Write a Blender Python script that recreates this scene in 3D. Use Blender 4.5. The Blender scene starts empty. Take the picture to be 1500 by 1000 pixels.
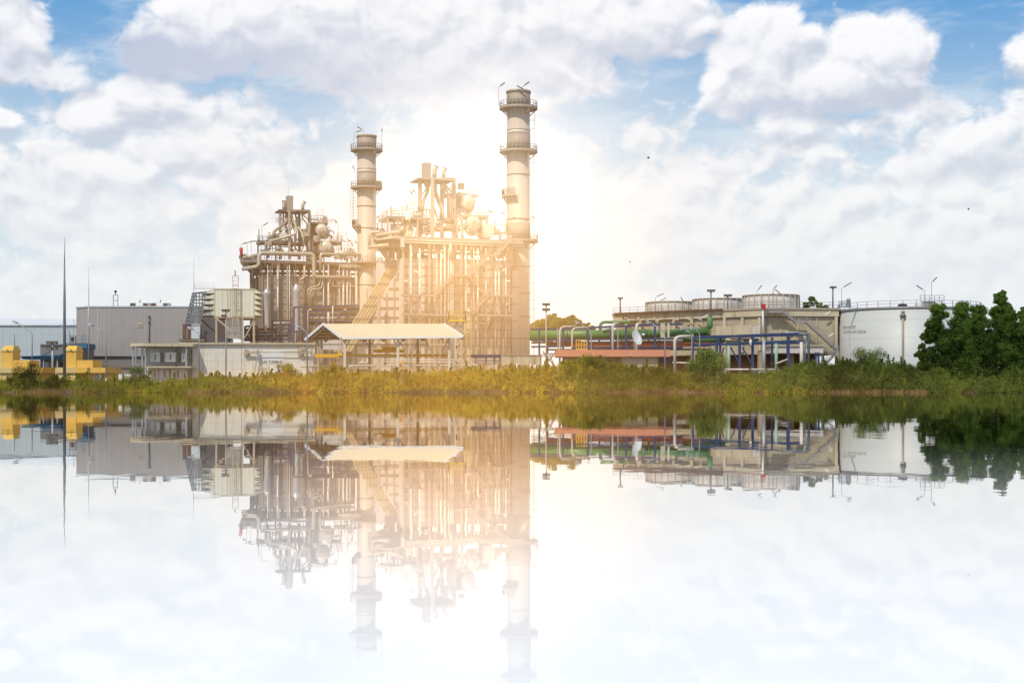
import bpy, math, random
import numpy as np
from mathutils import Vector
R = math.radians
F = 2060.0      # focal length in photo pixels (1500 wide)
HZ = 571.0      # horizon row
H = 0.4         # eye height over the water
G = 1.3         # ground level of the plant
scene = bpy.context.scene
col = scene.collection
random.seed(7)
rng = np.random.default_rng(7)

# ------------------------------------------------------------------ points
def at(px, py, Y):
    return Vector(((px - 750) / F * Y, Y, H + (HZ - py) / F * Y))
def zat(py, Y):
    return H + (HZ - py) / F * Y
class PL:
    """a vertical plane through the point seen at column px0 and depth Y0, running along angle deg"""
    def __init__(s, px0, Y0, deg):
        s.P = Vector(((px0 - 750) / F * Y0, Y0)); s.d = Vector((math.cos(R(deg)), math.sin(R(deg))))
        s.n = Vector((s.d.y, -s.d.x)); s.Y0 = Y0
    def xy(s, px, off=0.0):
        P = s.P + s.n * off; k = (px - 750) / F
        t = (k * P.y - P.x) / (s.d.x - k * s.d.y)
        return P + s.d * t
    def at(s, px, py, off=0.0):
        q = s.xy(px, off)
        return Vector((q.x, q.y, H + (HZ - py) / F * q.y))

# ------------------------------------------------------------------ mesh builder
class MB:
    def __init__(s): s.v = []; s.f = []; s.sm = []
    def add(s, vs, fs, smooth=False):
        b = len(s.v); s.v += [tuple(x) for x in vs]
        for f in fs: s.f.append(tuple(b + i for i in f)); s.sm.append(smooth)
        return s
    def hexa(s, p):   # p: 4 bottom then 4 top, ccw
        return s.add(p, [(3, 2, 1, 0), (4, 5, 6, 7), (0, 1, 5, 4), (1, 2, 6, 5), (2, 3, 7, 6), (3, 0, 4, 7)])
    def box(s, x0, x1, y0, y1, z0, z1):
        return s.hexa([(x0, y0, z0), (x1, y0, z0), (x1, y1, z0), (x0, y1, z0), (x0, y0, z1), (x1, y0, z1), (x1, y1, z1), (x0, y1, z1)])
    def cbox(s, c, sx, sy, sz):
        return s.box(c[0] - sx / 2, c[0] + sx / 2, c[1] - sy / 2, c[1] + sy / 2, c[2] - sz / 2, c[2] + sz / 2)
    def prism(s, xy, z0, z1):
        n = len(xy)
        return s.add([(p[0], p[1], z0) for p in xy] + [(p[0], p[1], z1) for p in xy],
                     [tuple(range(n))[::-1], tuple(range(n, 2 * n))] + [(i, (i + 1) % n, n + (i + 1) % n, n + i) for i in range(n)])
    def panel(s, pl, px0, py0, px1, py1, off=0.0, depth=0.3):
        a = pl.xy(px0, off); b = pl.xy(px1, off); n = pl.n * depth
        z0, z1 = zat(py1, a.y), zat(py0, a.y)
        c, d = b - n, a - n
        return s.hexa([(a.x, a.y, z0), (b.x, b.y, z0), (c.x, c.y, z0), (d.x, d.y, z0), (a.x, a.y, z1), (b.x, b.y, z1), (c.x, c.y, z1), (d.x, d.y, z1)])
    def beam(s, p, q, w, h=None):
        h = h or w; p = Vector(p); q = Vector(q); d = (q - p)
        if d.length < 1e-6: return s
        d.normalize(); up = Vector((0, 0, 1)) if abs(d.z) < .95 else Vector((0, 1, 0))
        a = d.cross(up).normalized() * (w / 2); b = a.cross(d).normalized() * (h / 2)
        return s.hexa([p - a - b, p + a - b, p + a + b, p - a + b, q - a - b, q + a - b, q + a + b, q - a + b])
    def tube(s, pts, r, n=8, cap=True, rr=None):
        pts = [Vector(p) for p in pts]; m = len(pts); rings = []; N = None
        for i, p in enumerate(pts):
            t = (pts[min(i + 1, m - 1)] - pts[max(i - 1, 0)]).normalized()
            if N is None:
                N = t.cross(Vector((0, 0, 1)) if abs(t.z) < .9 else Vector((0, 1, 0))).normalized()
            else:
                N = (N - t * N.dot(t)).normalized()
            B = t.cross(N); q = rr[i] if rr else r
            rings += [p + (N * math.cos(2 * math.pi * k / n) + B * math.sin(2 * math.pi * k / n)) * q for k in range(n)]
        fs = [(i * n + k, i * n + (k + 1) % n, (i + 1) * n + (k + 1) % n, (i + 1) * n + k) for i in range(m - 1) for k in range(n)]
        s.add(rings, fs, True)
        if cap:
            b = len(s.v) - len(rings)
            s.f.append(tuple(b + k for k in range(n))[::-1]); s.sm.append(False)
            s.f.append(tuple(b + (m - 1) * n + k for k in range(n))); s.sm.append(False)
        return s
    def lathe(s, c, prof, n=32):   # prof: (r, z) list, closed by poles where r = 0
        c = Vector(c); m = len(prof)
        vs = [(c.x + r * math.cos(2 * math.pi * k / n), c.y + r * math.sin(2 * math.pi * k / n), c.z + z) for r, z in prof for k in range(n)]
        fs = [(i * n + k, i * n + (k + 1) % n, (i + 1) * n + (k + 1) % n, (i + 1) * n + k) for i in range(m - 1) for k in range(n)]
        return s.add(vs, fs, True)
    def ring(s, c, r0, r1, z0, z1, n=32):
        return s.lathe(c, [(r0, z0), (r1, z0), (r1, z1), (r0, z1), (r0, z0)], n)
    def ball(s, c, r, n=12):
        return s.lathe(c, [(max(1e-3, r * math.sin(math.pi * i / 8)), -r * math.cos(math.pi * i / 8)) for i in range(9)], n)
    def rail(s, pts, h=1.1, sp=1.6, r=.03, closed=False):
        pts = [Vector(p) for p in pts]
        if closed: pts.append(pts[0])
        for a, b in zip(pts[:-1], pts[1:]):
            L = (b - a).length; k = max(1, round(L / sp))
            for i in range(k + 1):
                p = a.lerp(b, i / k); s.beam(p, p + Vector((0, 0, h)), r * 2)
            for hh in (h, h * .55): s.beam(a + Vector((0, 0, hh)), b + Vector((0, 0, hh)), r * 2)
            s.beam(a + Vector((0, 0, .08)), b + Vector((0, 0, .08)), r, .14)
        return s
    def ladder(s, a, b, side, w=.45, cage=False):
        a = Vector(a); b = Vector(b); side = Vector(side).normalized() * w / 2
        s.beam(a - side, b - side, .07); s.beam(a + side, b + side, .07)
        k = max(2, int((b - a).length / .45))
        for i in range(1, k):
            p = a.lerp(b, i / k); s.beam(p - side, p + side, .045)
        return s
    def obj(s, name, mat, parent=None, sharp=True):
        off = Vector((0, 0, 0)); p = parent
        while p is not None: off += p.location; p = p.parent
        me = bpy.data.meshes.new(name)
        me.from_pydata([(x - off.x, y - off.y, z - off.z) for x, y, z in s.v], [], s.f)
        me.polygons.foreach_set('use_smooth', s.sm)
        me.materials.append(mat); me.update()
        o = bpy.data.objects.new(name, me); col.objects.link(o)
        if parent: o.parent = parent
        return o

def fillet(pts, r=.8, k=4):
    pts = [Vector(p) for p in pts]; out = [pts[0]]
    for a, b, c in zip(pts[:-2], pts[1:-1], pts[2:]):
        q = min(r, (a - b).length * .45, (c - b).length * .45)
        u = b + (a - b).normalized() * q; w = b + (c - b).normalized() * q
        for i in range(k + 1):
            t = i / k; out.append(u * (1 - t) ** 2 + b * 2 * t * (1 - t) + w * t * t)
    return out + [pts[-1]]

used = set()
def tag(o, label, cat, group=None):
    o['label'] = label; o['category'] = cat
    if group: o['group'] = group
    return o
def thing(name, label, cat, loc=(0, 0, 0), group=None):
    o = bpy.data.objects.new(name, None); col.objects.link(o); o.location = loc; o.empty_display_size = .5
    return tag(o, label, cat, group)
def struct(o):
    o['kind'] = 'structure'; return o

# ------------------------------------------------------------------ node helpers
class E:
    """a node socket with arithmetic"""
    nt = None
    def __init__(s, sock): s.s = sock
    @staticmethod
    def m(op, *a, clamp=False):
        n = E.nt.nodes.new('ShaderNodeMath'); n.operation = op; n.use_clamp = clamp
        for i, x in enumerate(a):
            if isinstance(x, E): E.nt.links.new(x.s, n.inputs[i])
            else: n.inputs[i].default_value = x
        return E(n.outputs[0])
    def __add__(s, o): return E.m('ADD', s, o)
    __radd__ = __add__
    def __sub__(s, o): return E.m('SUBTRACT', s, o)
    def __rsub__(s, o): return E.m('SUBTRACT', o, s)
    def __mul__(s, o): return E.m('MULTIPLY', s, o)
    __rmul__ = __mul__
    def __truediv__(s, o): return E.m('DIVIDE', s, o)
    def clamp(s): return E.m('ADD', s, 0.0, clamp=True)
def sstep(x, a, b):
    n = E.nt.nodes.new('ShaderNodeMapRange'); n.interpolation_type = 'SMOOTHSTEP'
    E.nt.links.new(x.s, n.inputs[0])
    n.inputs[1].default_value = a; n.inputs[2].default_value = b; n.inputs[3].default_value = 0; n.inputs[4].default_value = 1
    return E(n.outputs[0])
def setin(n, key, v):
    if isinstance(v, E): E.nt.links.new(v.s, n.inputs[key])
    else:
        if isinstance(v, tuple) and len(v) == 3 and n.inputs[key].type == 'RGBA': v = v + (1,)
        n.inputs[key].default_value = v
def cmix(f, a, b, mode='MIX'):
    n = E.nt.nodes.new('ShaderNodeMix'); n.data_type = 'RGBA'; n.blend_type = mode; n.clamp_factor = True
    setin(n, 0, f); setin(n, 6, a); setin(n, 7, b)
    return E(n.outputs[2])
def comb(x, y, z=0.0):
    n = E.nt.nodes.new('ShaderNodeCombineXYZ')
    for i, v in enumerate((x, y, z)): setin(n, i, v)
    return E(n.outputs[0])
def sep(v):
    n = E.nt.nodes.new('ShaderNodeSeparateXYZ'); setin(n, 0, v); return [E(o) for o in n.outputs]
def vmath(op, *a):
    n = E.nt.nodes.new('ShaderNodeVectorMath'); n.operation = op
    for i, x in enumerate(a): setin(n, i, x)
    return E(n.outputs['Value'] if op in ('DOT_PRODUCT', 'LENGTH', 'DISTANCE') else n.outputs[0])
def noise(vec, scale, detail=4, rough=.5, dist=0.0, out='Fac', dim='3D'):
    n = E.nt.nodes.new('ShaderNodeTexNoise'); n.noise_dimensions = dim
    setin(n, 'Vector', vec); n.inputs['Scale'].default_value = scale; n.inputs['Detail'].default_value = detail
    n.inputs['Roughness'].default_value = rough; n.inputs['Distortion'].default_value = dist
    return E(n.outputs[out])

def newmat(name):
    m = bpy.data.materials.new(name); m.use_nodes = True; nt = m.node_tree; nt.nodes.clear(); E.nt = nt
    out = nt.nodes.new('ShaderNodeOutputMaterial'); return m, nt, out
def pos():
    n = E.nt.nodes.new('ShaderNodeNewGeometry'); return E(n.outputs['Position'])
def mat(name, c, rough=.6, metal=0.0, var=.25, dirt=(.25, .2, .15), streak=.3, stripes=None, hstripes=None, bump=0.0, spots=0.0):
    m, nt, out = newmat(name)
    b = nt.nodes.new('ShaderNodeBsdfPrincipled'); nt.links.new(b.outputs[0], out.inputs[0])
    p = pos(); x, y, z = sep(p)
    n1 = noise(p, .35, 5, .6); n2 = noise(p, 2.2, 3, .6)
    k = (n1 - .5) * (2 * var) + (n2 - .5) * var + 1.0
    base = cmix(1.0, c, comb(k, k, k), 'MULTIPLY')
    sv = comb(x * 1.6, y * 1.6, z * .10); s1 = noise(sv, 1.0, 4, .65)
    st = sstep(s1, .52, .75) * streak
    base = cmix(st, base, dirt)
    if spots:
        base = cmix(sstep(noise(p, .8, 6, .7), .55, .7) * spots, base, (.22, .09, .04))
    h = None
    if stripes:
        ang, per, dark = stripes
        u = (x * math.cos(R(ang)) + y * math.sin(R(ang))) / per
        fr = E.m('FRACT', u); ln = 1 - sstep(fr, .0, .18) * (1 - sstep(fr, .82, 1.0))
        w = E.m('FLOOR', u); wn = nt.nodes.new('ShaderNodeTexWhiteNoise'); wn.noise_dimensions = '1D'; setin(wn, 'W', w)
        k2 = 1 - ln * dark - (E(wn.outputs[0])) * dark * .35
        base = cmix(1.0, base, comb(k2, k2, k2), 'MULTIPLY')
    if hstripes:
        per, dark = hstripes
        fr = E.m('FRACT', z / per); ln = 1 - sstep(fr, 0, .12) * (1 - sstep(fr, .9, 1.0))
        k2 = 1 - ln * dark
        base = cmix(1.0, base, comb(k2, k2, k2), 'MULTIPLY')
    setin(b, 'Base Color', base); b.inputs['Metallic'].default_value = metal
    setin(b, 'Roughness', (n2 - .5) * .3 + rough)
    if bump:
        bn = nt.nodes.new('ShaderNodeBump'); bn.inputs['Strength'].default_value = bump; bn.inputs['Distance'].default_value = .05
        setin(bn, 'Height', n2); nt.links.new(bn.outputs[0], b.inputs['Normal'])
    return m
def leafmat(name, dark, light, trans=.3, lo=None):
    m, nt, out = newmat(name)
    g = nt.nodes.new('ShaderNodeNewGeometry'); p = E(g.outputs['Position']); rnd = E(g.outputs['Random Per Island'])
    n1 = noise(p, .35, 3, .6)
    n0 = noise(p, .11, 2, .5)
    f = sstep(rnd * .20 + n1 * .7 + n0 * 1.1, .62, 1.25)
    c = cmix(f, dark, light)
    if lo: c = cmix(sstep(noise(p, .18, 2, .5), .5, .68) * .8, c, lo)
    d = nt.nodes.new('ShaderNodeBsdfDiffuse'); t = nt.nodes.new('ShaderNodeBsdfTranslucent')
    setin(d, 0, c); setin(t, 0, c); mx = nt.nodes.new('ShaderNodeMixShader'); mx.inputs[0].default_value = trans
    nt.links.new(d.outputs[0], mx.inputs[1]); nt.links.new(t.outputs[0], mx.inputs[2]); nt.links.new(mx.outputs[0], out.inputs[0])
    return m

# ------------------------------------------------------------------ camera, sun, world
cam = bpy.data.cameras.new('camera'); camo = bpy.data.objects.new('camera', cam); col.objects.link(camo)
camo.location = (0, 0, H); camo.rotation_euler = (R(90), 0, 0)
cam.sensor_width = 36; cam.lens = 36 * F / 1500; cam.shift_y = (HZ - 500) / 1500; cam.clip_end = 20000; cam.clip_start = .05
scene.camera = camo
scene.view_settings.view_transform = 'Standard'; scene.view_settings.look = 'None'
scene.view_settings.exposure = 0; scene.view_settings.gamma = 1

SUN_EL, SUN_AZ = 52.0, 208.0     # azimuth clockwise from +Y; the sun stands behind the camera, to the left
sd = Vector((math.sin(R(SUN_AZ)) * math.cos(R(SUN_EL)), math.cos(R(SUN_AZ)) * math.cos(R(SUN_EL)), math.sin(R(SUN_EL))))
sl = bpy.data.lights.new('sun', 'SUN'); so = bpy.data.objects.new('sun', sl); col.objects.link(so)
sl.energy = 3.0; sl.angle = R(.6); sl.color = (1, .94, .84); so.rotation_euler = (-sd).to_track_quat('-Z', 'Y').to_euler()
so.location = sd * 300

world = bpy.data.worlds.new('World'); scene.world = world; world.use_nodes = True
nt = world.node_tree; nt.nodes.clear(); E.nt = nt
wo = nt.nodes.new('ShaderNodeOutputWorld'); bg = nt.nodes.new('ShaderNodeBackground'); nt.links.new(bg.outputs[0], wo.inputs[0])
sky = nt.nodes.new('ShaderNodeTexSky'); sky.sky_type = 'NISHITA'; sky.sun_disc = False
sky.sun_elevation = R(SUN_EL); sky.sun_rotation = R(SUN_AZ); sky.dust_density = 1.0
STR = .1; bg.inputs[1].default_value = STR
tc = nt.nodes.new('ShaderNodeTexCoord'); dirv = E(tc.outputs['Generated'])
dx, dy, dz = sep(dirv)
az = E.m('ARCTAN2', dx, dy) * 2060.0 + 0.0
el = E.m('ARCSINE', dz) * 2060.0
# cloud field: u to the right, w upwards, in 1/2060 rad; cumulus cells given as (column, row, half width, half height, strength)
cells = [(25, 95, 82, 78, 1.3), (5, 25, 75, 50, .8), (110, 140, 60, 34, .45),
         (345, 62, 130, 66, 1.2), (275, 98, 105, 46, 1.1), (480, 45, 190, 100, 1.3), (680, 70, 270, 120, 1.2), (900, 45, 170, 62, 1.2),
         (150, 190, 52, 34, 1.3), (222, 165, 72, 40, 1.3), (30, 202, 36, 18, 1.2),
         (1118, 95, 88, 72, 1.6), (1070, 145, 52, 44, 1.3), (1272, 112, 92, 70, 1.5), (1190, 142, 160, 44, 1.4),
         (1345, 200, 80, 40, .55), (1405, 240, 120, 55, .6), (1500, 120, 60, 40, .8), (1320, 262, 90, 30, .5)]
def field(u, w):
    uv = comb(u * .01, w * .013, 0.0)
    big = noise(uv, .60, 2, .5, dim='2D'); fine = noise(uv, 2.2, 5.5, .56, .35, dim='2D'); soft = noise(uv, 1.9, 2.2, .5, .35, dim='2D')
    d = None
    for cx, cy, rx, ry, st in cells:
        a = (u - (cx - 750.0)) * (1 / rx); b = (w - (HZ - cy)) * (1 / ry)
        e = (1.0 - (a * a + b * b)) * st
        d = e if d is None else E.m('SMOOTH_MAX', d, e, .5)
    d = E.m('MAXIMUM', d, -1.2)
    # flatter banks of cloud low over the horizon and, elsewhere, loose cloud
    low = 1 - sstep(w, 300.0, 490.0)
    d2 = (big - .5) * 2.2 + low * 1.15 - .55
    d = E.m('SMOOTH_MAX', d, d2, .35)
    return d + (fine - .5) * 1.55, d * 1.15 + (soft - .5) * 2.0 + (fine - .5) * .5, fine
d0, s0, f0 = field(az, el)
d1, s1, f1 = field(az + (-9.0), el + 19.0)
alpha = sstep(d0, -.14, .48)
lit = ((s0 - s1) * .60 + .62).clamp()
lit = sstep(lit, .05, 1.0)
thick = sstep(d0, .1, 1.3)
under = None     # grey undersides of the thick clouds
for cx, cy, rx, ry, st in ((215, 98, 75, 34, .9), (330, 118, 120, 26, .9), (430, 85, 150, 30, .45), (560, 135, 190, 26, .6), (700, 95, 150, 30, .3), (930, 78, 150, 20, .5), (30, 130, 70, 26, .35), (1200, 172, 140, 13, .55), (1110, 168, 90, 12, .4), (1270, 152, 80, 14, .35), (260, 198, 60, 14, .4), (1420, 262, 100, 16, .4), (5, 90, 25, 30, .5), (560, 262, 120, 12, .35), (380, 235, 130, 12, .3), (180, 290, 160, 14, .35), (90, 355, 140, 12, .35), (1000, 215, 130, 40, .25)):
    a = (az + (f0 - .5) * 70.0 - (cx - 750.0)) * (1 / rx); b = (el + (f0 - .5) * 50.0 - (HZ - cy)) * (1 / ry)
    e = E.m('EXPONENT', (a * a + b * b) * -1.0) * st
    under = e if under is None else under + e
under = under.clamp()
blue = cmix(sstep(el, 230.0, 590.0), (.68, .81, .89), (.09, .36, .74))
nis = cmix(1.0, E(sky.outputs[0]), (.1, .1, .1), 'MULTIPLY')
blue = cmix(.22, blue, nis)
wisp = sstep(noise(comb(az * .004, el * .016, 3.0), 1.3, 4, .6, dim='2D'), .42, .72) * .55
blue = cmix(wisp, blue, (.68, .79, .89))
shade = cmix(sstep(el, 120.0, 430.0), (.74, .78, .84), (.56, .61, .72))
litc = cmix(sstep(el, 100.0, 500.0), (.95, .945, .93), (1.03, 1.02, 1.03))
cloud = cmix(lit, shade, litc)
cloud = cmix(thick * .2, cloud, (.82, .84, .89))
cloud = cmix(under, cloud, cmix(sstep(el, 200.0, 420.0), (.74, .78, .84), (.54, .59, .73)))
skyc = cmix(alpha * .96, blue, cloud)
veil = (1 - sstep(el, 20.0, 420.0)) * .60
skyc = cmix(veil, skyc, (.82, .86, .89))
# warm white glare painted into the sky colour low over the plant
gx = az + 32.0; gy = el - 285.0
g1 = E.m('EXPONENT', (gx * gx + gy * gy) * (-1 / 125.0 ** 2))
g2 = E.m('EXPONENT', (gx * gx * .7 + gy * gy) * (-1 / 300.0 ** 2))
skyc = cmix(g2 * .42, skyc, (1.0, .965, .93))
skyc = cmix(g1 * .9, skyc, (1.25, 1.22, 1.18))
# the overhead sky stays a plain sky with loose cloud
skyc = cmix(sstep(el, 800.0, 1500.0) * .6, skyc, cmix(.5, nis, (.45, .52, .62)))
skyc = cmix(1.0, skyc, (1 / STR, 1 / STR, 1 / STR), 'MULTIPLY')
E.nt.links.new(skyc.s, bg.inputs[0])
world.cycles.sampling_method = 'NONE'

# ------------------------------------------------------------------ ground and water
m, nt, out = newmat('water')
lw = nt.nodes.new('ShaderNodeFresnel'); lw.inputs[0].default_value = 1.33
p = pos(); x, y, z = sep(p)
rip = noise(comb(x * .5, y * .12), .8, 3, .5)
rip2 = noise(comb(x * 1.6, y * 1.0), 1.2, 3, .55)
bn = nt.nodes.new('ShaderNodeBump'); bn.inputs['Strength'].default_value = 1.0; bn.inputs['Distance'].default_value = .0034
setin(bn, 'Height', rip * 1.6 + rip2 * .25)
gl = nt.nodes.new('ShaderNodeBsdfGlossy'); gl.inputs['Roughness'].default_value = .012; gl.inputs[0].default_value = (.97, .95, .92, 1)
df = nt.nodes.new('ShaderNodeBsdfDiffuse'); df.inputs[0].default_value = (.93, .905, .88, 1)
nt.links.new(bn.outputs[0], gl.inputs['Normal'])
mx = nt.nodes.new('ShaderNodeMixShader')
fac = sstep(E(lw.outputs[0]), .13, .82)
setin(mx, 0, fac); nt.links.new(df.outputs[0], mx.inputs[1]); nt.links.new(gl.outputs[0], mx.inputs[2]); nt.links.new(mx.outputs[0], out.inputs[0])
M_water = m
o = MB().add([(-900, -60, 0), (900, -60, 0), (900, 215, 0), (-900, 215, 0)], [(0, 1, 2, 3)]).obj('water', M_water); struct(o)

def bank_edge(x):
    return 200.5 + .9 * math.sin(x * .21) + .5 * math.sin(x * .63 + 1) + .3 * math.sin(x * 1.7)
M_ground = mat('ground', (.075, .055, .035), .9, var=.5, bump=.6, streak=.1)
mb = MB(); xs = [-6000, -900, -300] + [-90 + i * .75 for i in range(241)] + [300, 900, 6000]
prof = [(-6, -1.2), (0, -.06), (1.2, .28), (4, .75), (8, G), (14, G), (9000, G)]
vs = []
for xx in xs:
    e = bank_edge(xx) if abs(xx) < 100 else 200.5
    for k, (dy_, zz) in enumerate(prof):
        j = .0 if k in (0, 5, 6) else .12 * math.sin(xx * 2.3 + k) * (1 if k else 0)
        vs.append((xx, e + dy_, zz + (j if k > 1 else 0)))
n = len(prof)
mb.add(vs, [(i * n + k, (i + 1) * n + k, (i + 1) * n + k + 1, i * n + k + 1) for i in range(len(xs) - 1) for k in range(n - 1)], True)
struct(mb.obj('ground', M_ground))

# ------------------------------------------------------------------ materials
A = 20.0   # the boiler blocks stand turned by this angle
M = {}
M['grey_clad'] = mat('grey_clad', (.36, .325, .30), .55, var=.10, streak=.15, stripes=(0, .95, .09))
M['grey_dark'] = mat('grey_dark', (.21, .19, .18), .6, var=.12)
M['white_clad'] = mat('white_clad', (.50, .55, .56), .5, var=.06, streak=.08, stripes=(0, 1.9, .07))
M['cream'] = mat('cream', (.64, .62, .50), .6, var=.08, streak=.25, stripes=(5, .8, .15))
M['cream_roof'] = mat('cream_roof', (.68, .55, .36), .5, var=.05, streak=.1, stripes=(0, .5, .08))
M['gt_wall'] = mat('gt_wall', (.70, .66, .56), .7, var=.12, dirt=(.30, .20, .10), streak=.5, hstripes=(1.35, .12))
M['white'] = mat('white', (.74, .74, .71), .5, var=.08, streak=.2)
M['concrete'] = mat('concrete', (.43, .36, .25), .85, var=.30, dirt=(.12, .10, .08), streak=.7, hstripes=(2.4, .10))
M['concrete_light'] = mat('concrete_light', (.53, .45, .31), .85, var=.25, dirt=(.16, .12, .09), streak=.8)
M['fan_wall'] = mat('fan_wall', (.58, .54, .50), .8, var=.18, dirt=(.2, .15, .12), streak=.5, hstripes=(.72, .3))
M['stack'] = mat('stack', (.52, .43, .34), .5, var=.10, dirt=(.28, .21, .15), streak=.55)
M['stack_band'] = mat('stack_band', (.36, .28, .21), .6, var=.15, streak=.3)
M['stack_pale'] = mat('stack_pale', (.62, .55, .45), .5, var=.08, streak=.15)
M['steel'] = mat('steel', (.20, .145, .105), .65, var=.30, spots=.35)
M['steel_tan'] = mat('steel_tan', (.40, .32, .24), .6, var=.20, streak=.3)
M['casing'] = mat('casing', (.38, .32, .27), .6, var=.18, dirt=(.22, .15, .10), streak=.6)
M['casing_pale'] = mat('casing_pale', (.62, .57, .52), .6, var=.15, dirt=(.28, .20, .14), streak=.5)
M['casing_rib'] = mat('casing_rib', (.38, .31, .25), .6, var=.15)
M['duct'] = mat('duct', (.62, .50, .30), .6, var=.12, streak=.3)
M['pipe'] = mat('pipe', (.52, .44, .33), .4, .1, var=.12, streak=.2)
M['pipe_white'] = mat('pipe_white', (.62, .57, .50), .4, .1, var=.10, hstripes=(1.5, .25))
M['vessel'] = mat('vessel', (.56, .54, .52), .35, .3, var=.08)
M['drum'] = mat('drum', (.60, .53, .42), .45, .1, var=.10)
M['dark'] = mat('dark', (.035, .028, .025), .8, var=.3)
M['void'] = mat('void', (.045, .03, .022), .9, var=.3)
M['rust'] = mat('rust', (.13, .065, .042), .8, var=.35, spots=.5)
M['galv'] = mat('galv', (.34, .36, .38), .45, .3, var=.1)
M['pole'] = mat('pole', (.16, .18, .20), .5, .2, var=.1)
M['rail'] = mat('rail', (.33, .30, .28), .5, .2, var=.1)
M['rail_blue'] = mat('rail_blue', (.22, .28, .34), .5, .2, var=.1)
M['blue'] = mat('blue', (.025, .045, .125), .5, var=.2, spots=.1)
M['blue_fade'] = mat('blue_fade', (.05, .05, .10), .6, var=.25, spots=.3)
M['teal'] = mat('teal', (.03, .13, .22), .5, var=.15)
M['green'] = mat('green', (.085, .22, .06), .45, var=.18, dirt=(.05, .12, .03), streak=.4)
M['green_pale'] = mat('green_pale', (.30, .42, .28), .5, var=.1)
M['coral'] = mat('coral', (.68, .28, .16), .7, var=.06, streak=.15)
M['red'] = mat('red', (.50, .03, .02), .5, var=.1)
M['redpipe'] = mat('redpipe', (.42, .10, .05), .6, var=.2)
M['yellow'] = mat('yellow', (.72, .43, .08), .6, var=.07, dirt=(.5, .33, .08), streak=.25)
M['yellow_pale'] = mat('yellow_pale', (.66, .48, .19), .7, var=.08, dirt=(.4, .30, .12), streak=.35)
M['orange_steel'] = mat('orange_steel', (.75, .40, .02), .5, var=.1, spots=.1)
M['safety'] = mat('safety', (.75, .50, .04), .5, var=.1)
M['tank'] = mat('tank', (.50, .505, .475), .5, var=.03, dirt=(.45, .44, .38), streak=.18, hstripes=(3.35, .07))
M['beige'] = mat('beige', (.50, .42, .30), .7, var=.12, streak=.3)
M['text_dark'] = mat('text_dark', (.08, .07, .06), .8, var=.05, streak=0)
M['text_faded'] = mat('text_faded', (.40, .40, .365), .8, var=.15, streak=0)
M['lamp_glass'] = mat('lamp_glass', (.80, .80, .76), .3, var=.03, streak=0)
m_, nt_, out_ = newmat('mesh_screen')     # open wire mesh: metal strands with gaps
b_ = nt_.nodes.new('ShaderNodeBsdfPrincipled'); b_.inputs['Base Color'].default_value = (.16, .17, .18, 1); b_.inputs['Roughness'].default_value = .5
t_ = nt_.nodes.new('ShaderNodeBsdfTransparent'); mx_ = nt_.nodes.new('ShaderNodeMixShader')
px_, py_, pz_ = sep(pos())
g_ = 1 - sstep(E.m('PINGPONG', pz_, .3), .10, .14) * sstep(E.m('PINGPONG', px_ + py_, .3), .10, .14)
setin(mx_, 0, g_); nt_.links.new(t_.outputs[0], mx_.inputs[1]); nt_.links.new(b_.outputs[0], mx_.inputs[2]); nt_.links.new(mx_.outputs[0], out_.inputs[0])
M['mesh'] = m_

def pipe(parent, pl, pts, r, m, off=0.0, name='pipe', n=8, bend=1.0, flanges=False):
    """pts: (column, row[, offset towards the viewer]); r in photo pixels"""
    P = [pl.at(p[0], p[1], p[2] if len(p) > 2 else off) for p in pts]
    rm = r * P[0].y / F
    b = MB(); b.tube(fillet(P, bend * max(rm * 2.2, .3)) if len(P) > 2 else P, rm, n)
    if flanges:
        for a, c in zip(P[:-1], P[1:]):
            L = (c - a).length
            for i in range(1, max(1, int(L / 3.2))):
                q = a.lerp(c, i * 3.2 / L); d = (c - a).normalized() * .05
                b.tube([q - d, q + d], rm * 1.22, n)
    return b.obj(name, m, parent)
def text(parent, body, p, size, m, name='lettering', rz=0.0, bend=None):
    cu = bpy.data.curves.new(name, 'FONT'); cu.body = body; cu.size = size; cu.extrude = .004; cu.offset = size * .022; cu.align_x = 'CENTER'; cu.align_y = 'CENTER'
    cu.materials.append(m)
    tmp = bpy.data.objects.new('lettering_source', cu); col.objects.link(tmp); bpy.context.view_layer.update()
    me = bpy.data.meshes.new_from_object(tmp.evaluated_get(bpy.context.evaluated_depsgraph_get())); bpy.data.objects.remove(tmp); bpy.data.curves.remove(cu)
    me.name = name; o = bpy.data.objects.new(name, me); col.objects.link(o)
    if not me.materials: me.materials.append(m)
    q = Vector(p); a = parent
    while a is not None: q -= a.location; a = a.parent
    o.parent = parent; o.location = q; o.rotation_euler = (R(90), 0, rz)
    return o

# ------------------------------------------------------------------ left: white hall, grey hall
t = thing('storage_hall', 'long pale grey clad hall behind the yellow buildings at the far left', 'building', (-120, 345, G))
b = MB(); b.prism([(-170, 341), (-100.5, 341), (-100.5, 380), (-170, 380)], G, zat(476.5, 341)); b.obj('wall', M['white_clad'], t)
b = MB()
zt = zat(476.5, 341); b.add([(-170, 340.6, zt + .02), (-100, 340.6, zt + .02), (-100, 360, zt + 2.0), (-170, 360, zt + 2.6), (-170, 340.6, zt + .55), (-100, 340.6, zt + .25), (-100, 360, zt + 2.4), (-170, 360, zt + 3)],
      [(0, 1, 5, 4), (4, 5, 6, 7), (0, 4, 7, 3), (1, 2, 6, 5), (3, 2, 1, 0), (2, 3, 7, 6)]); b.obj('roof', M['white'], t)

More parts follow.
